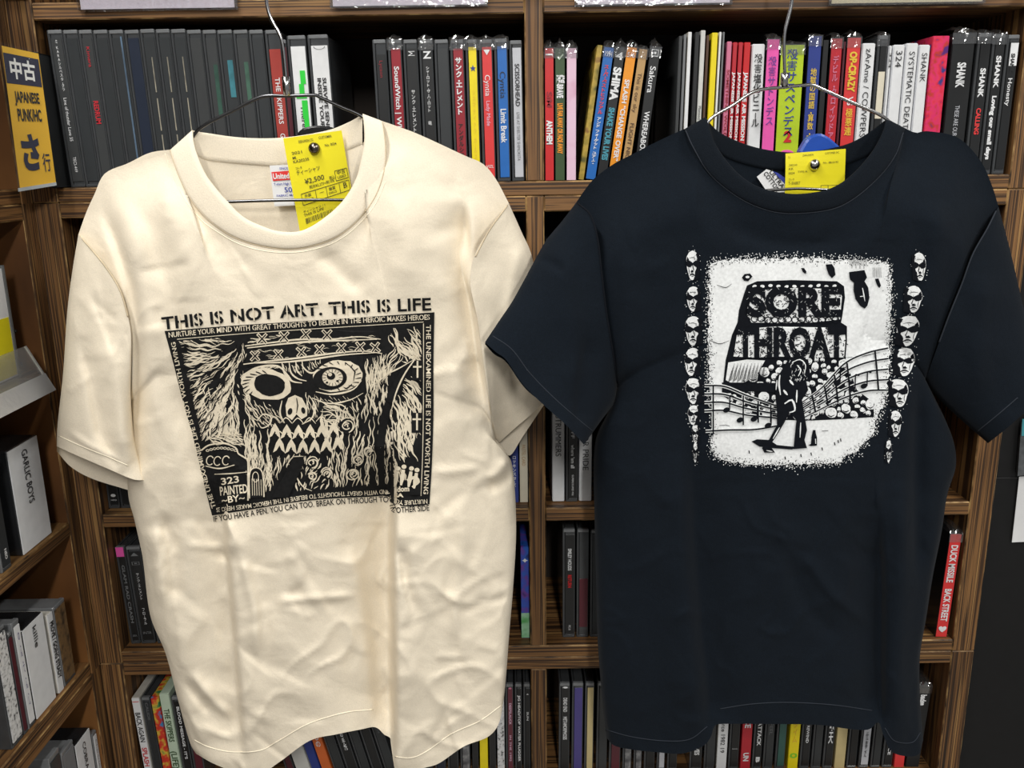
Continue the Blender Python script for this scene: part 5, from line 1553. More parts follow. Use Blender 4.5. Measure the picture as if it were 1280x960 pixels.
# ================================================================== prints on the shirts
class Art:
    """2-D drawing in zoomed-photo units laid onto a shirt; layers are lifted a little above the cloth"""
    def __init__(s, shirt, ox, oy, k):
        s.sh, s.ox, s.oy, s.k = shirt, ox, oy, k
        s.layers = {}

    def L(s, key): return s.layers.setdefault(key, ([], []))

    def poly(s, key, pts, grid=None):
        V, Fc = s.L(key)
        P = [Vector(p) for p in pts]
        n = len(P)
        pts2 = list(P)
        if grid:
            xs_, ys_ = [p[0] for p in pts], [p[1] for p in pts]
            x = min(xs_) + grid / 2
            while x < max(xs_):
                y = min(ys_) + grid / 2
                while y < max(ys_):
                    pts2.append(Vector((x + 0.13, y + 0.07))); y += grid
                x += grid
        r = delaunay_2d_cdt(pts2, [(i, (i + 1) % n) for i in range(n)], [list(range(n))], 1, 1e-4)
        b = len(V)
        V += [(p.x, p.y) for p in r[0]]
        Fc += [tuple(b + i for i in f) for f in r[2]]

    def stroke(s, key, pts, w0, w1=None, w2=None, n=None):
        """tapered brush line; widths at start, middle, end"""
        V, Fc = s.L(key)
        w1 = w0 if w1 is None else w1; w2 = w1 if w2 is None else w2
        P = np.array(pts, float)
        if n: P = spline(pts, n)
        m_ = len(P)
        d = np.gradient(P, axis=0)
        ln = np.hypot(d[:, 0], d[:, 1]) + 1e-9
        nx, ny = -d[:, 1] / ln, d[:, 0] / ln
        b = len(V)
        for i in range(m_):
            t = i / (m_ - 1)
            w = (w0 * (1 - 2 * t) + w1 * 2 * t) if t < .5 else (w1 * (2 - 2 * t) + w2 * (2 * t - 1))
            V += [(P[i, 0] + nx[i] * w / 2, P[i, 1] + ny[i] * w / 2), (P[i, 0] - nx[i] * w / 2, P[i, 1] - ny[i] * w / 2)]
        Fc += [(b + 2 * i, b + 2 * i + 1, b + 2 * i + 3, b + 2 * i + 2) for i in range(m_ - 1)]

    def ell(s, key, cx, cy, rx, ry, rot=0.0, n=26, wob=0.0, grid=None, seed=0):
        r = random.Random(seed)
        c, sn = math.cos(rot), math.sin(rot)
        pts = []
        for k in range(n):
            a = 2 * math.pi * k / n
            q = 1 + r.uniform(-wob, wob)
            x, y = rx * q * math.cos(a), ry * q * math.sin(a)
            pts.append((cx + x * c - y * sn, cy + x * sn + y * c))
        s.poly(key, pts, grid)
        return pts

    def ring(s, key, cx, cy, rx, ry, w, rot=0.0, n=30, a0=0, a1=2 * math.pi):
        c, sn = math.cos(rot), math.sin(rot)
        s.stroke(key, [(cx + rx * math.cos(a) * c - ry * math.sin(a) * sn, cy + rx * math.cos(a) * sn + ry * math.sin(a) * c) for a in np.linspace(a0, a1, n)], w)

    def text(s, key, st, A, B, h, bold=.02, fit=True, path=None, stencil=None, flip=False):
        """string along the line A->B (or along path), cap height h to the left of travel (image y is down)"""
        V, Fc = s.L(key)
        T, F2, w = text2d(st, bold)
        P = spline(path, 80) if path else np.array([A, B], float)
        seg = np.concatenate([[0], np.cumsum(np.hypot(*np.diff(P, axis=0).T))])
        tot = seg[-1]

        def pt(a, b):
            q = a / w * tot
            i = min(max(np.searchsorted(seg, q) - 1, 0), len(P) - 2)
            t = (q - seg[i]) / (seg[i + 1] - seg[i])
            d = (P[i + 1] - P[i]) / (seg[i + 1] - seg[i])
            c = P[i] + (P[i + 1] - P[i]) * t
            return (c[0] + d[1] * b * h, c[1] - d[0] * b * h)
        b0 = len(V)
        V += [pt(a, b) for a, b in T]
        Fc += [tuple(b0 + i for i in f) for f in F2]
        if stencil:
            V3, F3 = s.L(stencil)
            x = 0.0; k = 1 / 0.69
            for ch in st:
                if ch == ' ':
                    x += .30; continue
                v, f, adv = glyph(ch, bold)
                if ch in 'TSOARNHDBPGCUQ8':
                    lo, hi = min(p[0] for p in v), max(p[0] for p in v)
                    mid = (x + (lo + hi) / 2) * k
                    hw = 0.045
                    sp_ = [(-.1, 1.1)]
                    if ch in 'TH': sp_ = []
                    if ch == 'T':
                        q = [(x + lo) * k - .02, (x + hi) * k + .02]
                        bb = len(V3); V3 += [pt(q[0], .76), pt(q[1], .76), pt(q[1], .68), pt(q[0], .68)]; F3.append((bb, bb + 1, bb + 2, bb + 3))
                    if ch == 'H': mid -= .12; sp_ = [(-.1, 1.1)]
                    for y0, y1 in sp_:
                        bb = len(V3)
                        V3 += [pt(mid - hw, y0), pt(mid + hw, y0), pt(mid + hw, y1), pt(mid - hw, y1)]
                        F3.append((bb, bb + 1, bb + 2, bb + 3))
                x += adv

    def build(s, names):
        for key, (V, Fc) in s.layers.items():
            nm, mat, lift = names[key]
            out, ok = [], []
            off = Vector(s.sh.off)
            for a, b in V:
                p = s.sh.hit(s.ox + a / s.k, s.oy + b / s.k, lift)
                ok.append(p is not None)
                out.append((p - off) if p is not None else Vector((0, 0, 0)))
            F2 = []
            for f in Fc:
                if all(ok[i] for i in f):
                    ys = [out[i].y for i in f]
                    if max(ys) - min(ys) < 0.03: F2.append(f)
            o = mesh_obj(nm, out, F2, mat, s.sh.root)
            bm = bmesh.new(); bm.from_mesh(o.data)
            bmesh.ops.delete(bm, geom=[v for v in bm.verts if not v.link_faces], context='VERTS')
            bmesh.ops.recalc_face_normals(bm, faces=bm.faces)
            bm.to_mesh(o.data); bm.free()
            o['kind'] = 'stuff'


def pip(x, y, poly):
    c = False; n = len(poly)
    for i in range(n):
        x0, y0 = poly[i]; x1, y1 = poly[(i + 1) % n]
        if (y0 > y) != (y1 > y) and x < (x1 - x0) * (y - y0) / (y1 - y0) + x0: c = not c
    return c


# ---------------------------------------------------------------- skull print on the cream shirt (units: 3.2 per photo pixel)
A = Art(cream, 190, 360, 3.2)
R = random.Random(11)
TLp = [(50, 172), (300, 152), (520, 138), (800, 120), (1130, 97)]
RTp = [(1130, 97), (1126, 300), (1126, 500), (1120, 700), (1110, 865)]
BTp = [(1110, 865), (1060, 872), (1000, 872), (955, 858), (940, 832), (860, 836), (720, 842), (560, 858), (400, 885), (240, 910)]
LFp = [(240, 910), (210, 790), (165, 600), (120, 440), (85, 300), (50, 172)]
outer_ = [tuple(p) for q in (TLp, RTp, BTp, LFp) for p in spline(q, 40)[:-1]]
A.poly('ink', outer_, 14)
INN = [(100, 210), (350, 186), (700, 165), (1082, 140), (1084, 400), (1082, 640), (1074, 828), (965, 828), (940, 796), (720, 806), (520, 828), (268, 872), (235, 760), (195, 600), (150, 430)]
# inner border hairline
A.stroke('line', [(1086, 142), (1086, 400), (1083, 640), (1076, 832)], 3, n=40)
A.stroke('line', [(100, 205), (400, 180), (700, 160), (1086, 136)], 2.5, n=60)


def clip_in(x, y): return pip(x, y, INN)


def flow(key, region, n, fld, length, width, seed, step=9, jit=.12):
    r = random.Random(seed)
    xs_, ys_ = [p[0] for p in region], [p[1] for p in region]
    cnt = tries = 0
    while cnt < n and tries < n * 30:
        tries += 1
        x, y = r.uniform(min(xs_), max(xs_)), r.uniform(min(ys_), max(ys_))
        if not pip(x, y, region): continue
        L_ = r.uniform(*length); m_ = int(L_ / step)
        a = fld(x, y) + r.gauss(0, jit)
        wob = r.uniform(-.05, .05); ph = r.uniform(0, 6)
        pts = [(x, y)]
        for i in range(m_):
            a2 = fld(x, y) * .5 + a * .5 + math.sin(ph + i * .9) * .35
            x += math.cos(a2) * step; y += math.sin(a2) * step
            if not (pip(x, y, region) and clip_in(x, y)): break
            pts.append((x, y))
        if len(pts) > 2:
            w = r.uniform(*width)
            A.stroke(key, pts, w * .35, w, w * .2); cnt += 1


PI = math.pi
# wild hair on the left, fanning out from the bandana knot
hairL = [(105, 212), (360, 190), (385, 270), (345, 330), (330, 450), (350, 620), (240, 600), (200, 620), (160, 440)]
flow('line', hairL, 190, lambda x, y: math.atan2(y - 235 + 40, x - 345) + (0.5 if y < 330 else .25), (60, 190), (3, 8), 21)
flow('line', [(200, 400), (350, 380), (350, 600), (215, 600)], 55, lambda x, y: 1.5, (60, 170), (4, 7), 22)
flow('ink2', hairL, 60, lambda x, y: math.atan2(y - 200, x - 350) + .35, (40, 110), (3, 7), 23)
# hair and torn shapes on the right
hairR = [(900, 165), (1080, 150), (1080, 560), (1010, 700), (960, 640), (980, 480), (1020, 300)]
flow('line', hairR, 85, lambda x, y: 1.1 + .5 * math.sin(y / 70), (50, 150), (4, 9), 24)
flow('line', [(930, 440), (1078, 380), (1078, 740), (960, 800), (940, 600)], 34, lambda x, y: 1.2, (60, 150), (5, 12), 25)
flow('line', [(850, 280), (960, 300), (930, 520), (850, 500)], 46, lambda x, y: 1.55, (40, 120), (4, 9), 26)
# bandana
A.poly('ink2', [(395, 205), (560, 178), (720, 168), (905, 172), (915, 235), (905, 262), (780, 262), (600, 280), (420, 318), (370, 305)], 16)
for pth in ([(372, 232), (480, 218), (600, 205), (720, 205), (830, 195), (915, 205)], [(365, 305), (470, 292), (600, 278), (720, 262), (840, 252), (920, 262)], [(395, 300), (520, 297), (640, 285), (760, 268), (900, 258)], [(380, 240), (520, 224), (640, 214), (760, 210), (900, 205)]):
    A.stroke('bone', pth, 4, 8, 3, n=40)


def cross(cx, cy, r, a):
    for da in (0.75, -0.75):
        dx, dy = math.cos(a + da) * r, math.sin(a + da) * r
        A.stroke('bone', [(cx - dx, cy - dy), (cx, cy), (cx + dx, cy + dy)], 12)
    for da in (0.75, -0.75):
        dx, dy = math.cos(a + da) * r * .86, math.sin(a + da) * r * .86
        A.stroke('ink3', [(cx - dx, cy - dy), (cx, cy), (cx + dx, cy + dy)], 5)


for cx, cy in ((440, 203), (528, 196), (615, 186), (700, 188)): cross(cx, cy, 27, PI / 2 + R.uniform(-.1, .1))
for cx, cy in ((412, 272), (505, 266), (597, 256), (670, 246), (757, 240), (832, 236), (893, 238)): cross(cx, cy, 25, PI / 2 + R.uniform(-.15, .15))
flow('bone', [(400, 215), (900, 180), (900, 250), (400, 300)], 50, lambda x, y: .0, (18, 40), (1.5, 3), 27, 6)
# skull base: dark face with pale bone shapes
A.poly('ink2', [(345, 330), (480, 300), (700, 275), (845, 270), (860, 420), (800, 500), (720, 560), (480, 580), (390, 510), (360, 430)], 16)
# left socket
A.ell('bone', 458, 385, 102, 62, .18, wob=.04, grid=14, seed=3)
A.ell('ink3', 470, 388, 64, 43, .18, wob=.05, grid=14, seed=4)
for k in range(9):
    a = 2.3 + k * .28
    A.stroke('ink3', [(458 + 98 * math.cos(a), 387 + 58 * math.sin(a)), (458 + 84 * math.cos(a + .1), 387 + 50 * math.sin(a + .1)), (458 + 70 * math.cos(a + .2), 387 + 44 * math.sin(a + .2))], 4, 5, 1)
A.stroke('bone', [(360, 350), (420, 318), (500, 312), (540, 345), (560, 372)], 4, 9, 4, n=20)
A.stroke('bone', [(520, 300), (530, 340), (560, 372), (600, 380)], 4, 9, 3, n=18)
A.stroke('bone', [(548, 296), (556, 338), (582, 362), (618, 372)], 3, 7, 3, n=18)
A.stroke('bone', [(575, 292), (580, 330), (600, 352)], 3, 7, 3, n=14)
A.stroke('bone', [(600, 288), (606, 318), (640, 340), (690, 312)], 3, 7, 3, n=18)
# right socket with eyeball
A.ell('bone', 742, 352, 100, 62, -.12, wob=.04, grid=14, seed=5)
A.ell('ink3', 712, 362, 68, 46, -.1, grid=14)
A.ell('line2', 722, 358, 45, 38, 0, grid=14)
A.ring('ink4', 722, 358, 44, 37, 5)
A.ell('ink4', 716, 352, 17, 15); A.ell('ink4', 742, 372, 6, 4); A.ell('ink4', 700, 378, 5, 4); A.ell('line3', 712, 346, 8, 7)
for k in range(16):
    a = k * .39
    A.stroke('ink4', [(722 + 40 * math.cos(a), 358 + 34 * math.sin(a)), (722 + 26 * math.cos(a), 358 + 22 * math.sin(a))], 2)
for p in ([(790, 310), (812, 335), (806, 372)], [(775, 300), (800, 318)], [(800, 385), (785, 398), (770, 404)]): A.stroke('ink3', p, 4, 6, 2)
A.stroke('bone', [(655, 415), (720, 425), (800, 408), (838, 370)], 3, 8, 3, n=18)
A.stroke('bone', [(640, 440), (710, 462), (790, 448), (845, 420)], 3, 6, 2, n=18)
for k in range(10): A.stroke('bone', [(655 + k * 18, 432 + (k % 3) * 6), (668 + k * 18, 446 + (k % 3) * 6)], 2, 3, 1)
for k in range(8): A.stroke('bone', [(395 + k * 15, 462 + k * 4), (410 + k * 15, 486 + k * 5)], 2, 4, 1)
# nose
A.poly('bone', [(545, 440), (572, 428), (600, 440), (622, 480), (620, 512), (598, 525), (578, 505), (560, 528), (538, 512), (534, 470)], 14)
A.ell('ink3', 552, 494, 9, 14, .3); A.ell('ink3', 605, 490, 8, 13, -.2); A.stroke('ink3', [(578, 440), (583, 470), (578, 500)], 3, 5, 2)
A.stroke('bone', [(628, 430), (652, 470), (640, 520), (600, 545)], 3, 7, 3, n=16)
A.stroke('bone', [(520, 450), (512, 500), (530, 540)], 3, 7, 3, n=12)
# left jaw knot
A.stroke('bone', [(420, 530), (445, 505), (475, 515), (470, 545), (440, 560), (425, 540)], 4, 7, 3, n=22)
# teeth, two jagged rows
for j, (y0, amp, sh) in enumerate(((560, 44, 0), (618, 40, 18))):
    for k in range(6 if j == 0 else 6):
        x = 470 + k * 47 + sh; y = y0 + (k - 2) ** 2 * (-1.5) + 6
        A.poly('bone', [(x - 4, y + 40), (x + 8, y + 2), (x + 22, y - 20), (x + 38, y + 6), (x + 44, y + 42), (x + 30, y + 30), (x + 22, y + 12), (x + 10, y + 32)])
        A.poly('ink3', [(x + 8, y + 40), (x + 20, y + 16), (x + 34, y + 40), (x + 24, y + 56)])
        A.stroke('bone', [(x - 2, y - 26), (x + 20, y - 46), (x + 44, y - 22)], 2, 5, 2, n=8)
# dripping flesh lines
drip = [(355, 520), (470, 560), (480, 600), (480, 740), (520, 800), (380, 840), (370, 640)]
flow('bone', drip, 55, lambda x, y: PI / 2, (60, 200), (4, 8), 31)
drip2 = [(660, 470), (860, 440), (930, 520), (930, 790), (720, 800), (690, 640)]
flow('bone', drip2, 85, lambda x, y: PI / 2 + .15 * math.sin(x / 40), (50, 170), (4, 8), 32)
flow('bone', [(520, 640), (720, 650), (760, 800), (560, 815)], 60, lambda x, y: PI / 2 + .3 + .4 * math.sin(x / 25), (24, 60), (4, 8), 33, 7)
flow('bone', [(200, 600), (350, 560), (380, 640), (230, 640)], 30, lambda x, y: .3, (30, 80), (4, 7), 34, 7)
flow('bone', [(862, 275), (900, 265), (990, 210), (1010, 290), (940, 360), (890, 440), (868, 430)], 46, lambda x, y: 1.9 + .3 * math.sin(x / 30), (40, 110), (3, 6), 41)
flow('bone', [(640, 450), (850, 440), (800, 560), (720, 580), (660, 520)], 40, lambda x, y: .7 + .5 * math.sin(x / 40), (40, 110), (3, 7), 42)
flow('bone', [(350, 330), (380, 330), (400, 500), (440, 560), (380, 560)], 26, lambda x, y: 1.3, (40, 110), (3, 6), 43)
flow('bone', [(390, 200), (560, 180), (400, 230), (380, 220)], 14, lambda x, y: -.2, (20, 60), (2, 5), 44)
flow('bone', [(910, 520), (960, 520), (960, 790), (900, 790)], 22, lambda x, y: 1.6, (50, 140), (3, 6), 45)
flow('bone', [(450, 660), (545, 660), (500, 790), (450, 800)], 24, lambda x, y: 1.6, (40, 120), (3, 6), 46)
flow('bone', [(920, 160), (1080, 150), (1075, 290), (1000, 330), (960, 240)], 40, lambda x, y: .7, (40, 130), (3, 7), 47)
for k in range(16):
    a = -2.6 + k * .34
    A.stroke('ink3', [(742 + 96 * math.cos(a), 352 + 58 * math.sin(a)), (742 + 84 * math.cos(a + .06), 352 + 51 * math.sin(a + .06)), (742 + 72 * math.cos(a + .12), 352 + 46 * math.sin(a + .12))], 4, 4, 1)
flow('bone', [(480, 302), (700, 278), (650, 330), (600, 345), (545, 340)], 26, lambda x, y: 1.2, (24, 60), (2, 5), 51, 6)
flow('bone', [(350, 420), (470, 462), (530, 540), (470, 560), (390, 520)], 30, lambda x, y: .9, (24, 80), (2, 5), 52, 6)
flow('bone', [(350, 340), (470, 305), (540, 320), (420, 330), (365, 360)], 18, lambda x, y: -.3, (24, 60), (2, 4), 53, 6)
flow('bone', [(600, 400), (680, 430), (660, 520), (630, 540), (620, 470)], 16, lambda x, y: 1.4, (24, 70), (2, 5), 54, 6)
# roses
for cx, cy, r in ((780, 552, 34), (640, 700, 26), (700, 742, 26), (825, 690, 22), (868, 655, 20), (805, 745, 24), (640, 755, 20)):
    A.ell('ink3', cx, cy, r, r * .9, wob=.12, seed=int(cx))
    for q in (1, .72, .45, .2):
        A.ring('line2', cx + R.uniform(-3, 3), cy + R.uniform(-3, 3), r * q, r * q * .85, 4.5, R.uniform(0, 3), 16, R.uniform(0, 2), R.uniform(5, 6.5))
# black pen
A.poly('ink4', [(565, 676), (606, 674), (608, 700), (545, 838), (480, 838), (500, 800)], 16)
A.stroke('line2', [(545, 700), (565, 676), (606, 674)], 4, n=8); A.stroke('line2', [(548, 705), (600, 790), (640, 812)], 3, 6, 2, n=12)
# tombstone with words
A.poly('ink3', [(196, 650), (230, 628), (290, 622), (335, 640), (345, 662), (372, 680), (384, 700), (384, 850), (262, 866), (235, 760)], 16)
A.stroke('line3', [(196, 650), (230, 628), (290, 622), (335, 640), (345, 662), (372, 680), (384, 700), (384, 850)], 6, n=50)
for k in range(9): A.ring('line3', 222 + k * 14, 650 - 10 * math.sin(k / 8 * PI), 6, 4, 2.5, 0, 12)
for cx, cy in ((232, 690), (262, 692), (296, 690)): A.ring('line3', cx, cy, 14, 18, 4, .2, 18, .6, 5.6)
A.stroke('line3', [(214, 712), (270, 722), (330, 708)], 3, 6, 3, n=16); A.stroke('line3', [(250, 745), (320, 742), (380, 736)], 3, 5, 3, n=16)
A.text('line3', '323', (276, 788), (352, 776), 26, .02); A.text('line3', 'PAINTED', (272, 830), (384, 818), 34, .02); A.text('line3', '~BY~', (280, 862), (372, 850), 26, .02)
A.poly('ink3', [(388, 842), (388, 745), (405, 718), (432, 722), (446, 750), (450, 836)], 16)
A.stroke('line3', [(390, 842), (390, 745), (407, 720), (432, 724), (444, 752), (448, 836)], 5, n=30)
for k in range(5): A.stroke('line3', [(400 + k * 9, 762 + k), (402 + k * 9, 830)], 2.5)
A.ring('line3', 414, 756, 12, 20, 3)
# thorny branch and cross on the right
A.stroke('ink3', [(1040, 285), (1000, 340), (960, 420), (930, 520), (915, 640), (920, 800)], 14, 34, 26, n=40)
A.stroke('line3', [(1062, 270), (1010, 345), (976, 420), (955, 500)], 4, 7, 3, n=24)
A.stroke('line3', [(900, 380), (940, 345), (990, 320), (1050, 285)], 3, 6, 2, n=20)
for cx, cy in ((1060, 535), (1062, 325)):
    A.poly('ink3', [(cx - 22, cy - 36), (cx + 20, cy - 36), (cx + 20, cy + 44), (cx - 22, cy + 44)])
    A.stroke('line3', [(cx, cy - 34), (cx, cy), (cx, cy + 34)], 7); A.stroke('line3', [(cx - 18, cy - 10), (cx, cy - 10), (cx + 16, cy - 10)], 7)
# white graffiti letters low on the right
for k, (x0, y0) in enumerate(((975, 742), (1000, 735), (1030, 742), (1052, 748))):
    A.stroke('line3', [(x0 + 6, y0 - 8), (x0, y0 + 30), (x0 - 4, y0 + 54)], 12, 18, 8, n=8)
    A.ell('line3', x0 + 8, y0 - 20, 10, 9, 0, 12)
A.stroke('line3', [(1020, 770), (1050, 758), (1066, 775), (1040, 796)], 10, 14, 6, n=12)
A.poly('ink4', [(1030, 812), (1048, 786), (1074, 770), (1074, 828), (1030, 828)])
A.text('line3', 'idom', (975, 815), (1030, 812), 20, .04); A.text('line3', 'SA', (968, 836), (1004, 836), 14, .05)
# lettering of the frame
A.text('line', 'NURTURE YOUR MIND WITH GREAT THOUGHTS TO BELIEVE IN THE HEROIC MAKES HEROES', None, None, 20, .015, path=[(66, 198), (300, 176), (520, 161), (800, 141), (1112, 126)], stencil='ink2')
A.text('line', 'THE UNEXAMINED LIFE IS NOT WORTH LIVING', None, None, 18, .015, path=[(1097, 148), (1097, 400), (1094, 640), (1086, 826)], stencil='ink2')
A.text('line', 'NURTURE YOUR MIND WITH GREAT THOUGHTS TO BELIEVE IN THE HEROIC MAKES HEROES', None, None, 17, .015, path=[(1102, 845), (1050, 848), (1000, 850), (958, 834), (940, 808), (860, 812), (720, 818), (560, 836), (400, 862), (256, 880)], stencil='ink2')
A.text('line', 'THE UNEXAMINED LIFE IS NOT WORTH LIVING', None, None, 17, .015, path=[(256, 878), (220, 760), (182, 600), (136, 430), (92, 214)], stencil='ink2')
A.text('ink', 'THIS IS NOT ART. THIS IS LIFE', None, None, 48, .022, path=[(42, 166), (280, 140), (500, 120), (800, 100), (1118, 88)], stencil='cut')
A.text('ink', 'IF YOU HAVE A PEN. YOU CAN TOO. BREAK ON THROUGH TO THE OTHER SIDE', None, None, 22, .012, path=[(246, 936), (400, 912), (560, 886), (720, 868), (860, 860), (940, 858), (960, 896), (1000, 898), (1110, 890)])
A.build({'ink': ('chest_print', M_INK, .0010), 'ink2': ('print_shadow', M_INK, .0018), 'line': ('print_line', M_INK_CREAM, .0014), 'bone': ('print_bone', M_INK_CREAM, .0021), 'ink3': ('print_hatching', M_INK, .0024), 'line2': ('print_detail', M_INK_CREAM, .0027), 'ink4': ('print_solid', M_INK, .0030), 'line3': ('print_accent', M_INK_CREAM, .0033), 'cut': ('stencil_gap', M_INK_CREAM, .0013)})

# ---------------------------------------------------------------- white print on the navy shirt
B = Art(navy, 840, 300, 3.2)
R = random.Random(5)
# sprayed white field
base = [(160, 95), (240, 78), (400, 74), (600, 76), (760, 80), (850, 88), (872, 120), (876, 250), (872, 380), (868, 520), (850, 640), (812, 730), (800, 780), (740, 840), (690, 870), (660, 888), (520, 896), (380, 898), (260, 890), (185, 870), (160, 840), (156, 800), (166, 770), (160, 700), (148, 560), (146, 400), (148, 250), (150, 130)]
sp = spline(base + base[:1], 260)[:-1]
edge = []
for i, p in enumerate(sp):
    n_ = R.uniform(-5, 5)
    c_ = (510, 480); d_ = (p[0] - c_[0], p[1] - c_[1]); L_ = math.hypot(*d_)
    edge.append((p[0] + d_[0] / L_ * n_, p[1] + d_[1] / L_ * n_))
B.poly('white', edge, 13)
for i in range(2600):
    p = sp[R.randrange(len(sp))]
    c_ = (510, 480); d_ = (p[0] - c_[0], p[1] - c_[1]); L_ = math.hypot(*d_)
    s_ = R.gauss(0, 11)
    x, y = p[0] + d_[0] / L_ * s_ + R.uniform(-4, 4), p[1] + d_[1] / L_ * s_ + R.uniform(-4, 4)
    r_ = R.uniform(1.0, 2.6)
    key = 'speck_w' if s_ > 0 else 'speck_d'
    V, Fc = B.L(key); b = len(V)
    V += [(x - r_, y), (x, y + r_), (x + r_, y), (x, y - r_)]; Fc.append((b, b + 1, b + 2, b + 3))
# rock of lettering
B.poly('dark', [(290, 210), (300, 182), (340, 165), (480, 160), (660, 165), (688, 185), (692, 230), (682, 300), (676, 330), (700, 345), (700, 400), (694, 470), (700, 500), (740, 600), (806, 650), (808, 708), (690, 716), (560, 722), (430, 720), (300, 690), (200, 620), (205, 570), (215, 480), (240, 380), (262, 330), (268, 280)], 14)
light1 = [(312, 250), (330, 205), (400, 196), (500, 192), (660, 196), (680, 225), (672, 318), (560, 330), (420, 332), (318, 330), (300, 300)]
B.poly('pale', light1, 14)
light2 = [(262, 365), (330, 352), (420, 346), (690, 352), (694, 400), (688, 470), (560, 470), (430, 466), (330, 470), (246, 466)]
B.poly('pale', light2, 14)
for reg, n_ in ((light1, 420), (light2, 420)):
    xs_, ys_ = [p[0] for p in reg], [p[1] for p in reg]
    for k in range(n_):
        x, y = R.uniform(min(xs_), max(xs_)), R.uniform(min(ys_), max(ys_))
        if pip(x, y, reg):
            a = R.uniform(0, 6.3); l_ = R.uniform(4, 13)
            B.stroke('dark2', [(x, y), (x + math.cos(a) * l_ * .5, y + math.sin(a) * l_ * .5), (x + math.cos(a + .5) * l_, y + math.sin(a + .5) * l_)], 3.2)
for k in range(13): B.ring('dark2', 330 + k * 27, 318 + R.uniform(-3, 3), 13, 12, 4, 0, 14)
for k in range(11): B.ell('pale', 330 + k * 32, 184 + R.uniform(-3, 3), 9, 6, R.uniform(-.4, .4), 10)
B.text('dark3', 'SORE', (303, 300), (672, 300), 106, .055)
B.text('dark3', 'THROAT', (262, 464), (690, 464), 108, .05)
for k in range(170):
    x, y = (R.uniform(300, 672), R.uniform(196, 300)) if k % 2 else (R.uniform(262, 690), R.uniform(358, 462))
    B.stroke('glint3', [(x, y), (x + R.uniform(-7, 7), y + R.uniform(-8, 8))], 1, 2.4, .8)
# pebbled slope below the lettering
peb = []
slope = [(235, 590), (380, 500), (470, 480), (560, 478), (690, 480), (735, 600), (800, 655), (800, 705), (640, 712), (560, 716), (430, 716), (300, 690), (220, 630)]
tries = 0
while len(peb) < 120 and tries < 9000:
    tries += 1
    x, y, r_ = R.uniform(225, 800), R.uniform(478, 712), R.uniform(9, 24)
    if not pip(x, y, slope) or any((x - a) ** 2 + (y - b) ** 2 < (r_ * .92 + c * .92) ** 2 for a, b, c in peb): continue
    peb.append((x, y, r_))
    B.ell('pale', x, y, r_, r_ * R.uniform(.72, .95), R.uniform(0, 3), 16, .08, None, tries)
    for q in range(int(r_ / 4)):
        a = R.uniform(0, 6.3); d_ = R.uniform(.3, .8) * r_
        B.stroke('dark2', [(x + math.cos(a) * d_, y + math.sin(a) * d_ * .8), (x + math.cos(a + .6) * d_, y + math.sin(a + .6) * d_ * .8)], 1.5, 3.5, 1)
    B.stroke('dark2', [(x - r_ * .6, y + r_ * .45), (x, y + r_ * .7), (x + r_ * .6, y + r_ * .4)], 2, 5, 2)
# boulder left of the figure
B.poly('pale', [(215, 560), (225, 490), (300, 478), (372, 482), (345, 530), (300, 565), (250, 580)], 14)
for k in range(40): B.stroke('dark2', [(225 + k * 3.6, 570 - (k % 5) * 3), (240 + k * 3.4, 520 - (k % 4) * 9)], 1.5, 3, 1)
B.poly('dark2', [(200, 570), (300, 570), (420, 572), (410, 610), (330, 605), (200, 615)], 14)
# staves of music
LS = [[(130, 582 + 34 * k), (210, 586 + 32 * k), (300, 622 + 26 * k), (420, 664 + 16 * k)] for k in range(4)] + [[(134, 765), (230, 760), (330, 758), (430, 742)]]
for q in LS:
    B.stroke('glint', q, 13, 13, 8, n=40); B.stroke('dark3', q, 6, n=40)
for x, y0, y1 in ((165, 584, 772), (285, 622, 740), (345, 645, 730), (395, 660, 728)):
    B.stroke('glint', [(x, y0), (x, (y0 + y1) / 2), (x, y1)], 12, n=10); B.stroke('dark3', [(x, y0), (x, (y0 + y1) / 2), (x, y1)], 6, n=10)
RS = [[(520, 650 + 16 * k), (600, 590 + 21 * k), (690, 495 + 34 * k), (780, 452 + 38 * k), (865, 432 + 42 * k)] for k in range(5)]
for q in RS:
    B.stroke('glint', q, 8, 12, 12, n=50); B.stroke('dark3', q, 4, 6, 6, n=50)
for x, y0, y1 in ((700, 492, 640), (812, 444, 600), (610, 585, 665), (560, 622, 690), (650, 540, 650)):
    B.stroke('dark3', [(x, y0), (x + 8, (y0 + y1) / 2), (x + 14, y1)], 7, n=10)
for x, y in ((218, 680), (272, 720), (328, 716), (384, 742), (768, 584), (720, 596), (660, 570)):
    B.ell('dark3', x, y, 14, 10, -.4, 16); B.stroke('dark3', [(x + 12, y), (x + 13, y - 28), (x + 14, y - 58)], 5); B.stroke('dark3', [(x + 14, y - 58), (x + 30, y - 54)], 6)
# stooping figure
B.poly('dark3', [(448, 505), (470, 470), (510, 462), (545, 480), (552, 530), (535, 560), (545, 600), (520, 640), (530, 700), (540, 760), (530, 800), (540, 832), (486, 836), (492, 780), (498, 720), (470, 690), (450, 730), (420, 780), (392, 822), (412, 850), (370, 850), (360, 832), (388, 800), (420, 740), (420, 690), (412, 600), (416, 545), (430, 535)], 14)
for p, w in (([(480, 490), (512, 478), (534, 500), (530, 535)], 5), ([(432, 540), (428, 575), (434, 620)], 8), ([(470, 560), (486, 580)], 10), ([(446, 600), (462, 620)], 10), ([(500, 600), (498, 650)], 7), ([(450, 655), (480, 640), (492, 680), (470, 690)], 9), ([(420, 560), (416, 600)], 5), ([(500, 500), (515, 520), (505, 545)], 6), ([(515, 730), (512, 790)], 5), ([(430, 750), (404, 795)], 5), ([(378, 842), (402, 846)], 4)):
    B.stroke('glint3', p, w * .5, w, w * .4, n=10)
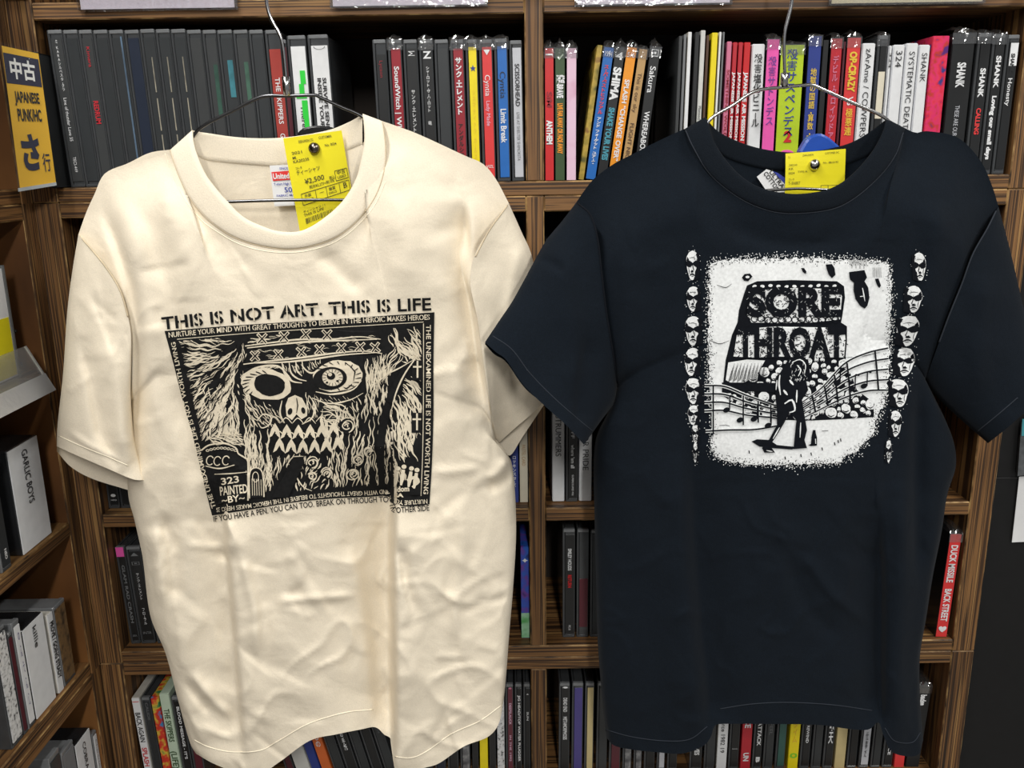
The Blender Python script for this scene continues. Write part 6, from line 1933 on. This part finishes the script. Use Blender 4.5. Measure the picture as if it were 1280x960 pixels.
for k in range(30):
    x, y = R.uniform(470, 540), R.uniform(480, 560)
    B.stroke('glint3', [(x, y), (x + R.uniform(-6, 6), y + R.uniform(5, 14))], 2, 3, 1)
B.poly('dark2', [(318, 806), (340, 797), (390, 800), (420, 820), (500, 828), (480, 838), (400, 832), (350, 826)])
# ground marks, bottle
B.poly('dark2', [(558, 788), (562, 770), (564, 760), (574, 760), (575, 772), (580, 790), (580, 822), (556, 824), (545, 820), (556, 816)])
B.stroke('glint2', [(574, 795), (575, 815)], 3)
for x, y in ((308, 848), (452, 872), (515, 862), (600, 836), (556, 856), (650, 815), (664, 806), (674, 800)): B.stroke('dark2', [(x, y - 6), (x + 2, y + 6)], 4)
B.stroke('dark2', [(600, 764), (625, 763)], 2); B.stroke('dark2', [(190, 742), (215, 740), (230, 744)], 2)
# falling bombs and streaks
B.poly('dark2', [(615, 98), (640, 96), (650, 112), (654, 140), (640, 152), (626, 136), (620, 118)]); B.poly('dark2', [(516, 112), (528, 112), (538, 126), (536, 136), (524, 128)])
B.poly('dark2', [(812, 155), (826, 154), (836, 182), (830, 192), (820, 180)])
B.poly('dark2', [(708, 128), (770, 120), (780, 150), (770, 165), (785, 190), (790, 230), (782, 262), (772, 274), (752, 262), (734, 235), (726, 200), (728, 170), (712, 158)], 14)
B.stroke('glint2', [(762, 192), (768, 222), (772, 246)], 3, 5, 1); B.stroke('glint2', [(752, 226), (795, 222)], 3)
for k in range(9): B.stroke('dark2', [(712 + k * 8, 74), (712 + k * 8, 100 + (k * 13) % 25)], 1.5)
for k in range(6): B.stroke('dark2', [(805 + k * 6, 110), (806 + k * 6, 150)], 1.2)
B.poly('dark2', [(280, 150), (290, 136), (312, 134), (322, 146), (306, 164), (288, 162)]); B.ell('glint2', 302, 148, 8, 5)
for p in ([(180, 180), (215, 190), (240, 175)], [(150, 400), (190, 415), (230, 402)], [(700, 470), (760, 465), (830, 450)]): B.stroke('dark2', p, 1.5, 3, 1, n=12)


# columns of weathered faces
def face(cx, cy, w, h, sd, flip):
    r = random.Random(sd)
    f = -1 if flip else 1
    tl = r.uniform(-.12, .12)
    prof = [(-.55, -.92), (0, -1.0), (.6, -.88), (.92, -.5), (.95, -.1), (.84, .2), (.74, .5), (.45, .85), (.05, 1.0), (-.35, .9), (-.66, .55), (-.8, .2), (-.95, -.1), (-.9, -.55)]
    pts = [(cx + w * (x * f + tl * y) * r.uniform(.95, 1.05), cy + h * y * r.uniform(.96, 1.04)) for x, y in prof]
    pts = [tuple(q) for q in spline(pts + pts[:1], 34)[:-1]]
    B.poly('fwhite', pts, 12)

    def P(x, y): return (cx + w * (x * f + tl * y), cy + h * y)
    B.poly('fdark', [P(-.98, -.26), P(-.5, -.36), P(-.12, -.24), P(.06, -.18), P(.2, -.26), P(.55, -.36), P(1.0, -.26), P(.9, .0), P(.56, .10), P(.26, .02), P(.12, -.06), P(-.06, .0), P(-.3, .12), P(-.62, .1), P(-.9, .02)])
    B.poly('fdark', [P(-.3, .42), P(-.05, .30), P(.2, .42), P(.1, .48), P(-.15, .48)])
    B.stroke('fdark', [P(.02, -.1), P(.1, .15), P(.2, .3), P(.0, .36), P(-.14, .3)], 1.5, 4, 2, n=10)
    B.stroke('fdark', [P(-.44, .70), P(-.15, .60), P(.1, .60), P(.42, .72)], 2, h * .12, 2, n=8)
    B.stroke('fdark', [P(-.2, .72), P(.05, .75), P(.2, .71)], 1, 3, 1, n=6)
    B.poly('fdark', [P(.55, .0), P(.7, -.5), P(.5, -.8), P(1.05, -.9), P(1.1, .9), P(.1, 1.06), P(.36, .74), P(.4, .4), P(.62, .2)])
    B.poly('fdark', [P(-.95, -.3), P(-.8, -.62), P(-.55, -.42), P(-.6, -.28)]); B.stroke('fdark', [P(-.5, -.5), P(0, -.56), P(.5, -.48)], .8, 2.4, .8, n=8)
    B.stroke('fdark', [P(-.62, .1), P(-.5, .4), P(-.55, .6)], 1, 3, 1, n=6)
    for k in range(10):
        x, y = cx + r.uniform(-w, w) * .8, cy + r.uniform(-h, h) * .8
        B.stroke('fdark', [(x, y), (x + r.uniform(-5, 5), y + r.uniform(2, 8))], 1.5, 2.6, 1)
    for k in range(12):
        a = r.uniform(0, 6.3); q = r.uniform(1, 1.35)
        x, y = cx + w * q * math.cos(a), cy + h * q * math.sin(a); d = r.uniform(1, 2.4)
        V, Fc = B.L('fwhite'); b = len(V)
        V += [(x - d, y), (x, y + d), (x + d, y), (x, y - d)]; Fc.append((b, b + 1, b + 2, b + 3))


for i, (cx, cy, w, h) in enumerate(((82, 102, 26, 58), (84, 236, 27, 50), (84, 364, 34, 58), (80, 488, 32, 56), (86, 604, 33, 52), (86, 700, 24, 40), (94, 776, 15, 38), (94, 850, 10, 40))): face(cx, cy, w, h, 40 + i, False)
for i, (cx, cy, w, h) in enumerate(((990, 108, 27, 56), (966, 238, 36, 54), (944, 364, 46, 60), (930, 488, 42, 56), (908, 612, 38, 56), (894, 735, 26, 52), (866, 846, 13, 44))): face(cx, cy, w, h, 70 + i, True)
B.build({'white': ('chest_print', M_INK_WHITE, .0010), 'speck_w': ('print_speckle', M_INK_WHITE, .0010), 'speck_d': ('print_speckle_gap', M_INK_NAVY, .0013), 'dark': ('print_rock', M_INK_NAVY, .0014), 'pale': ('print_stone', M_INK_WHITE, .0017), 'dark2': ('print_shade', M_INK_NAVY, .0021), 'glintw': ('print_pebble', M_INK_WHITE, .0019),
         'glint': ('print_outline', M_INK_WHITE, .0024), 'dark3': ('print_figure', M_INK_NAVY, .0027), 'glint3': ('print_highlight', M_INK_WHITE, .0030), 'glint2': ('print_glint', M_INK_WHITE, .0024), 'fwhite': ('print_faces', M_INK_WHITE, .0010), 'fdark': ('print_face_lines', M_INK_NAVY, .0014)})
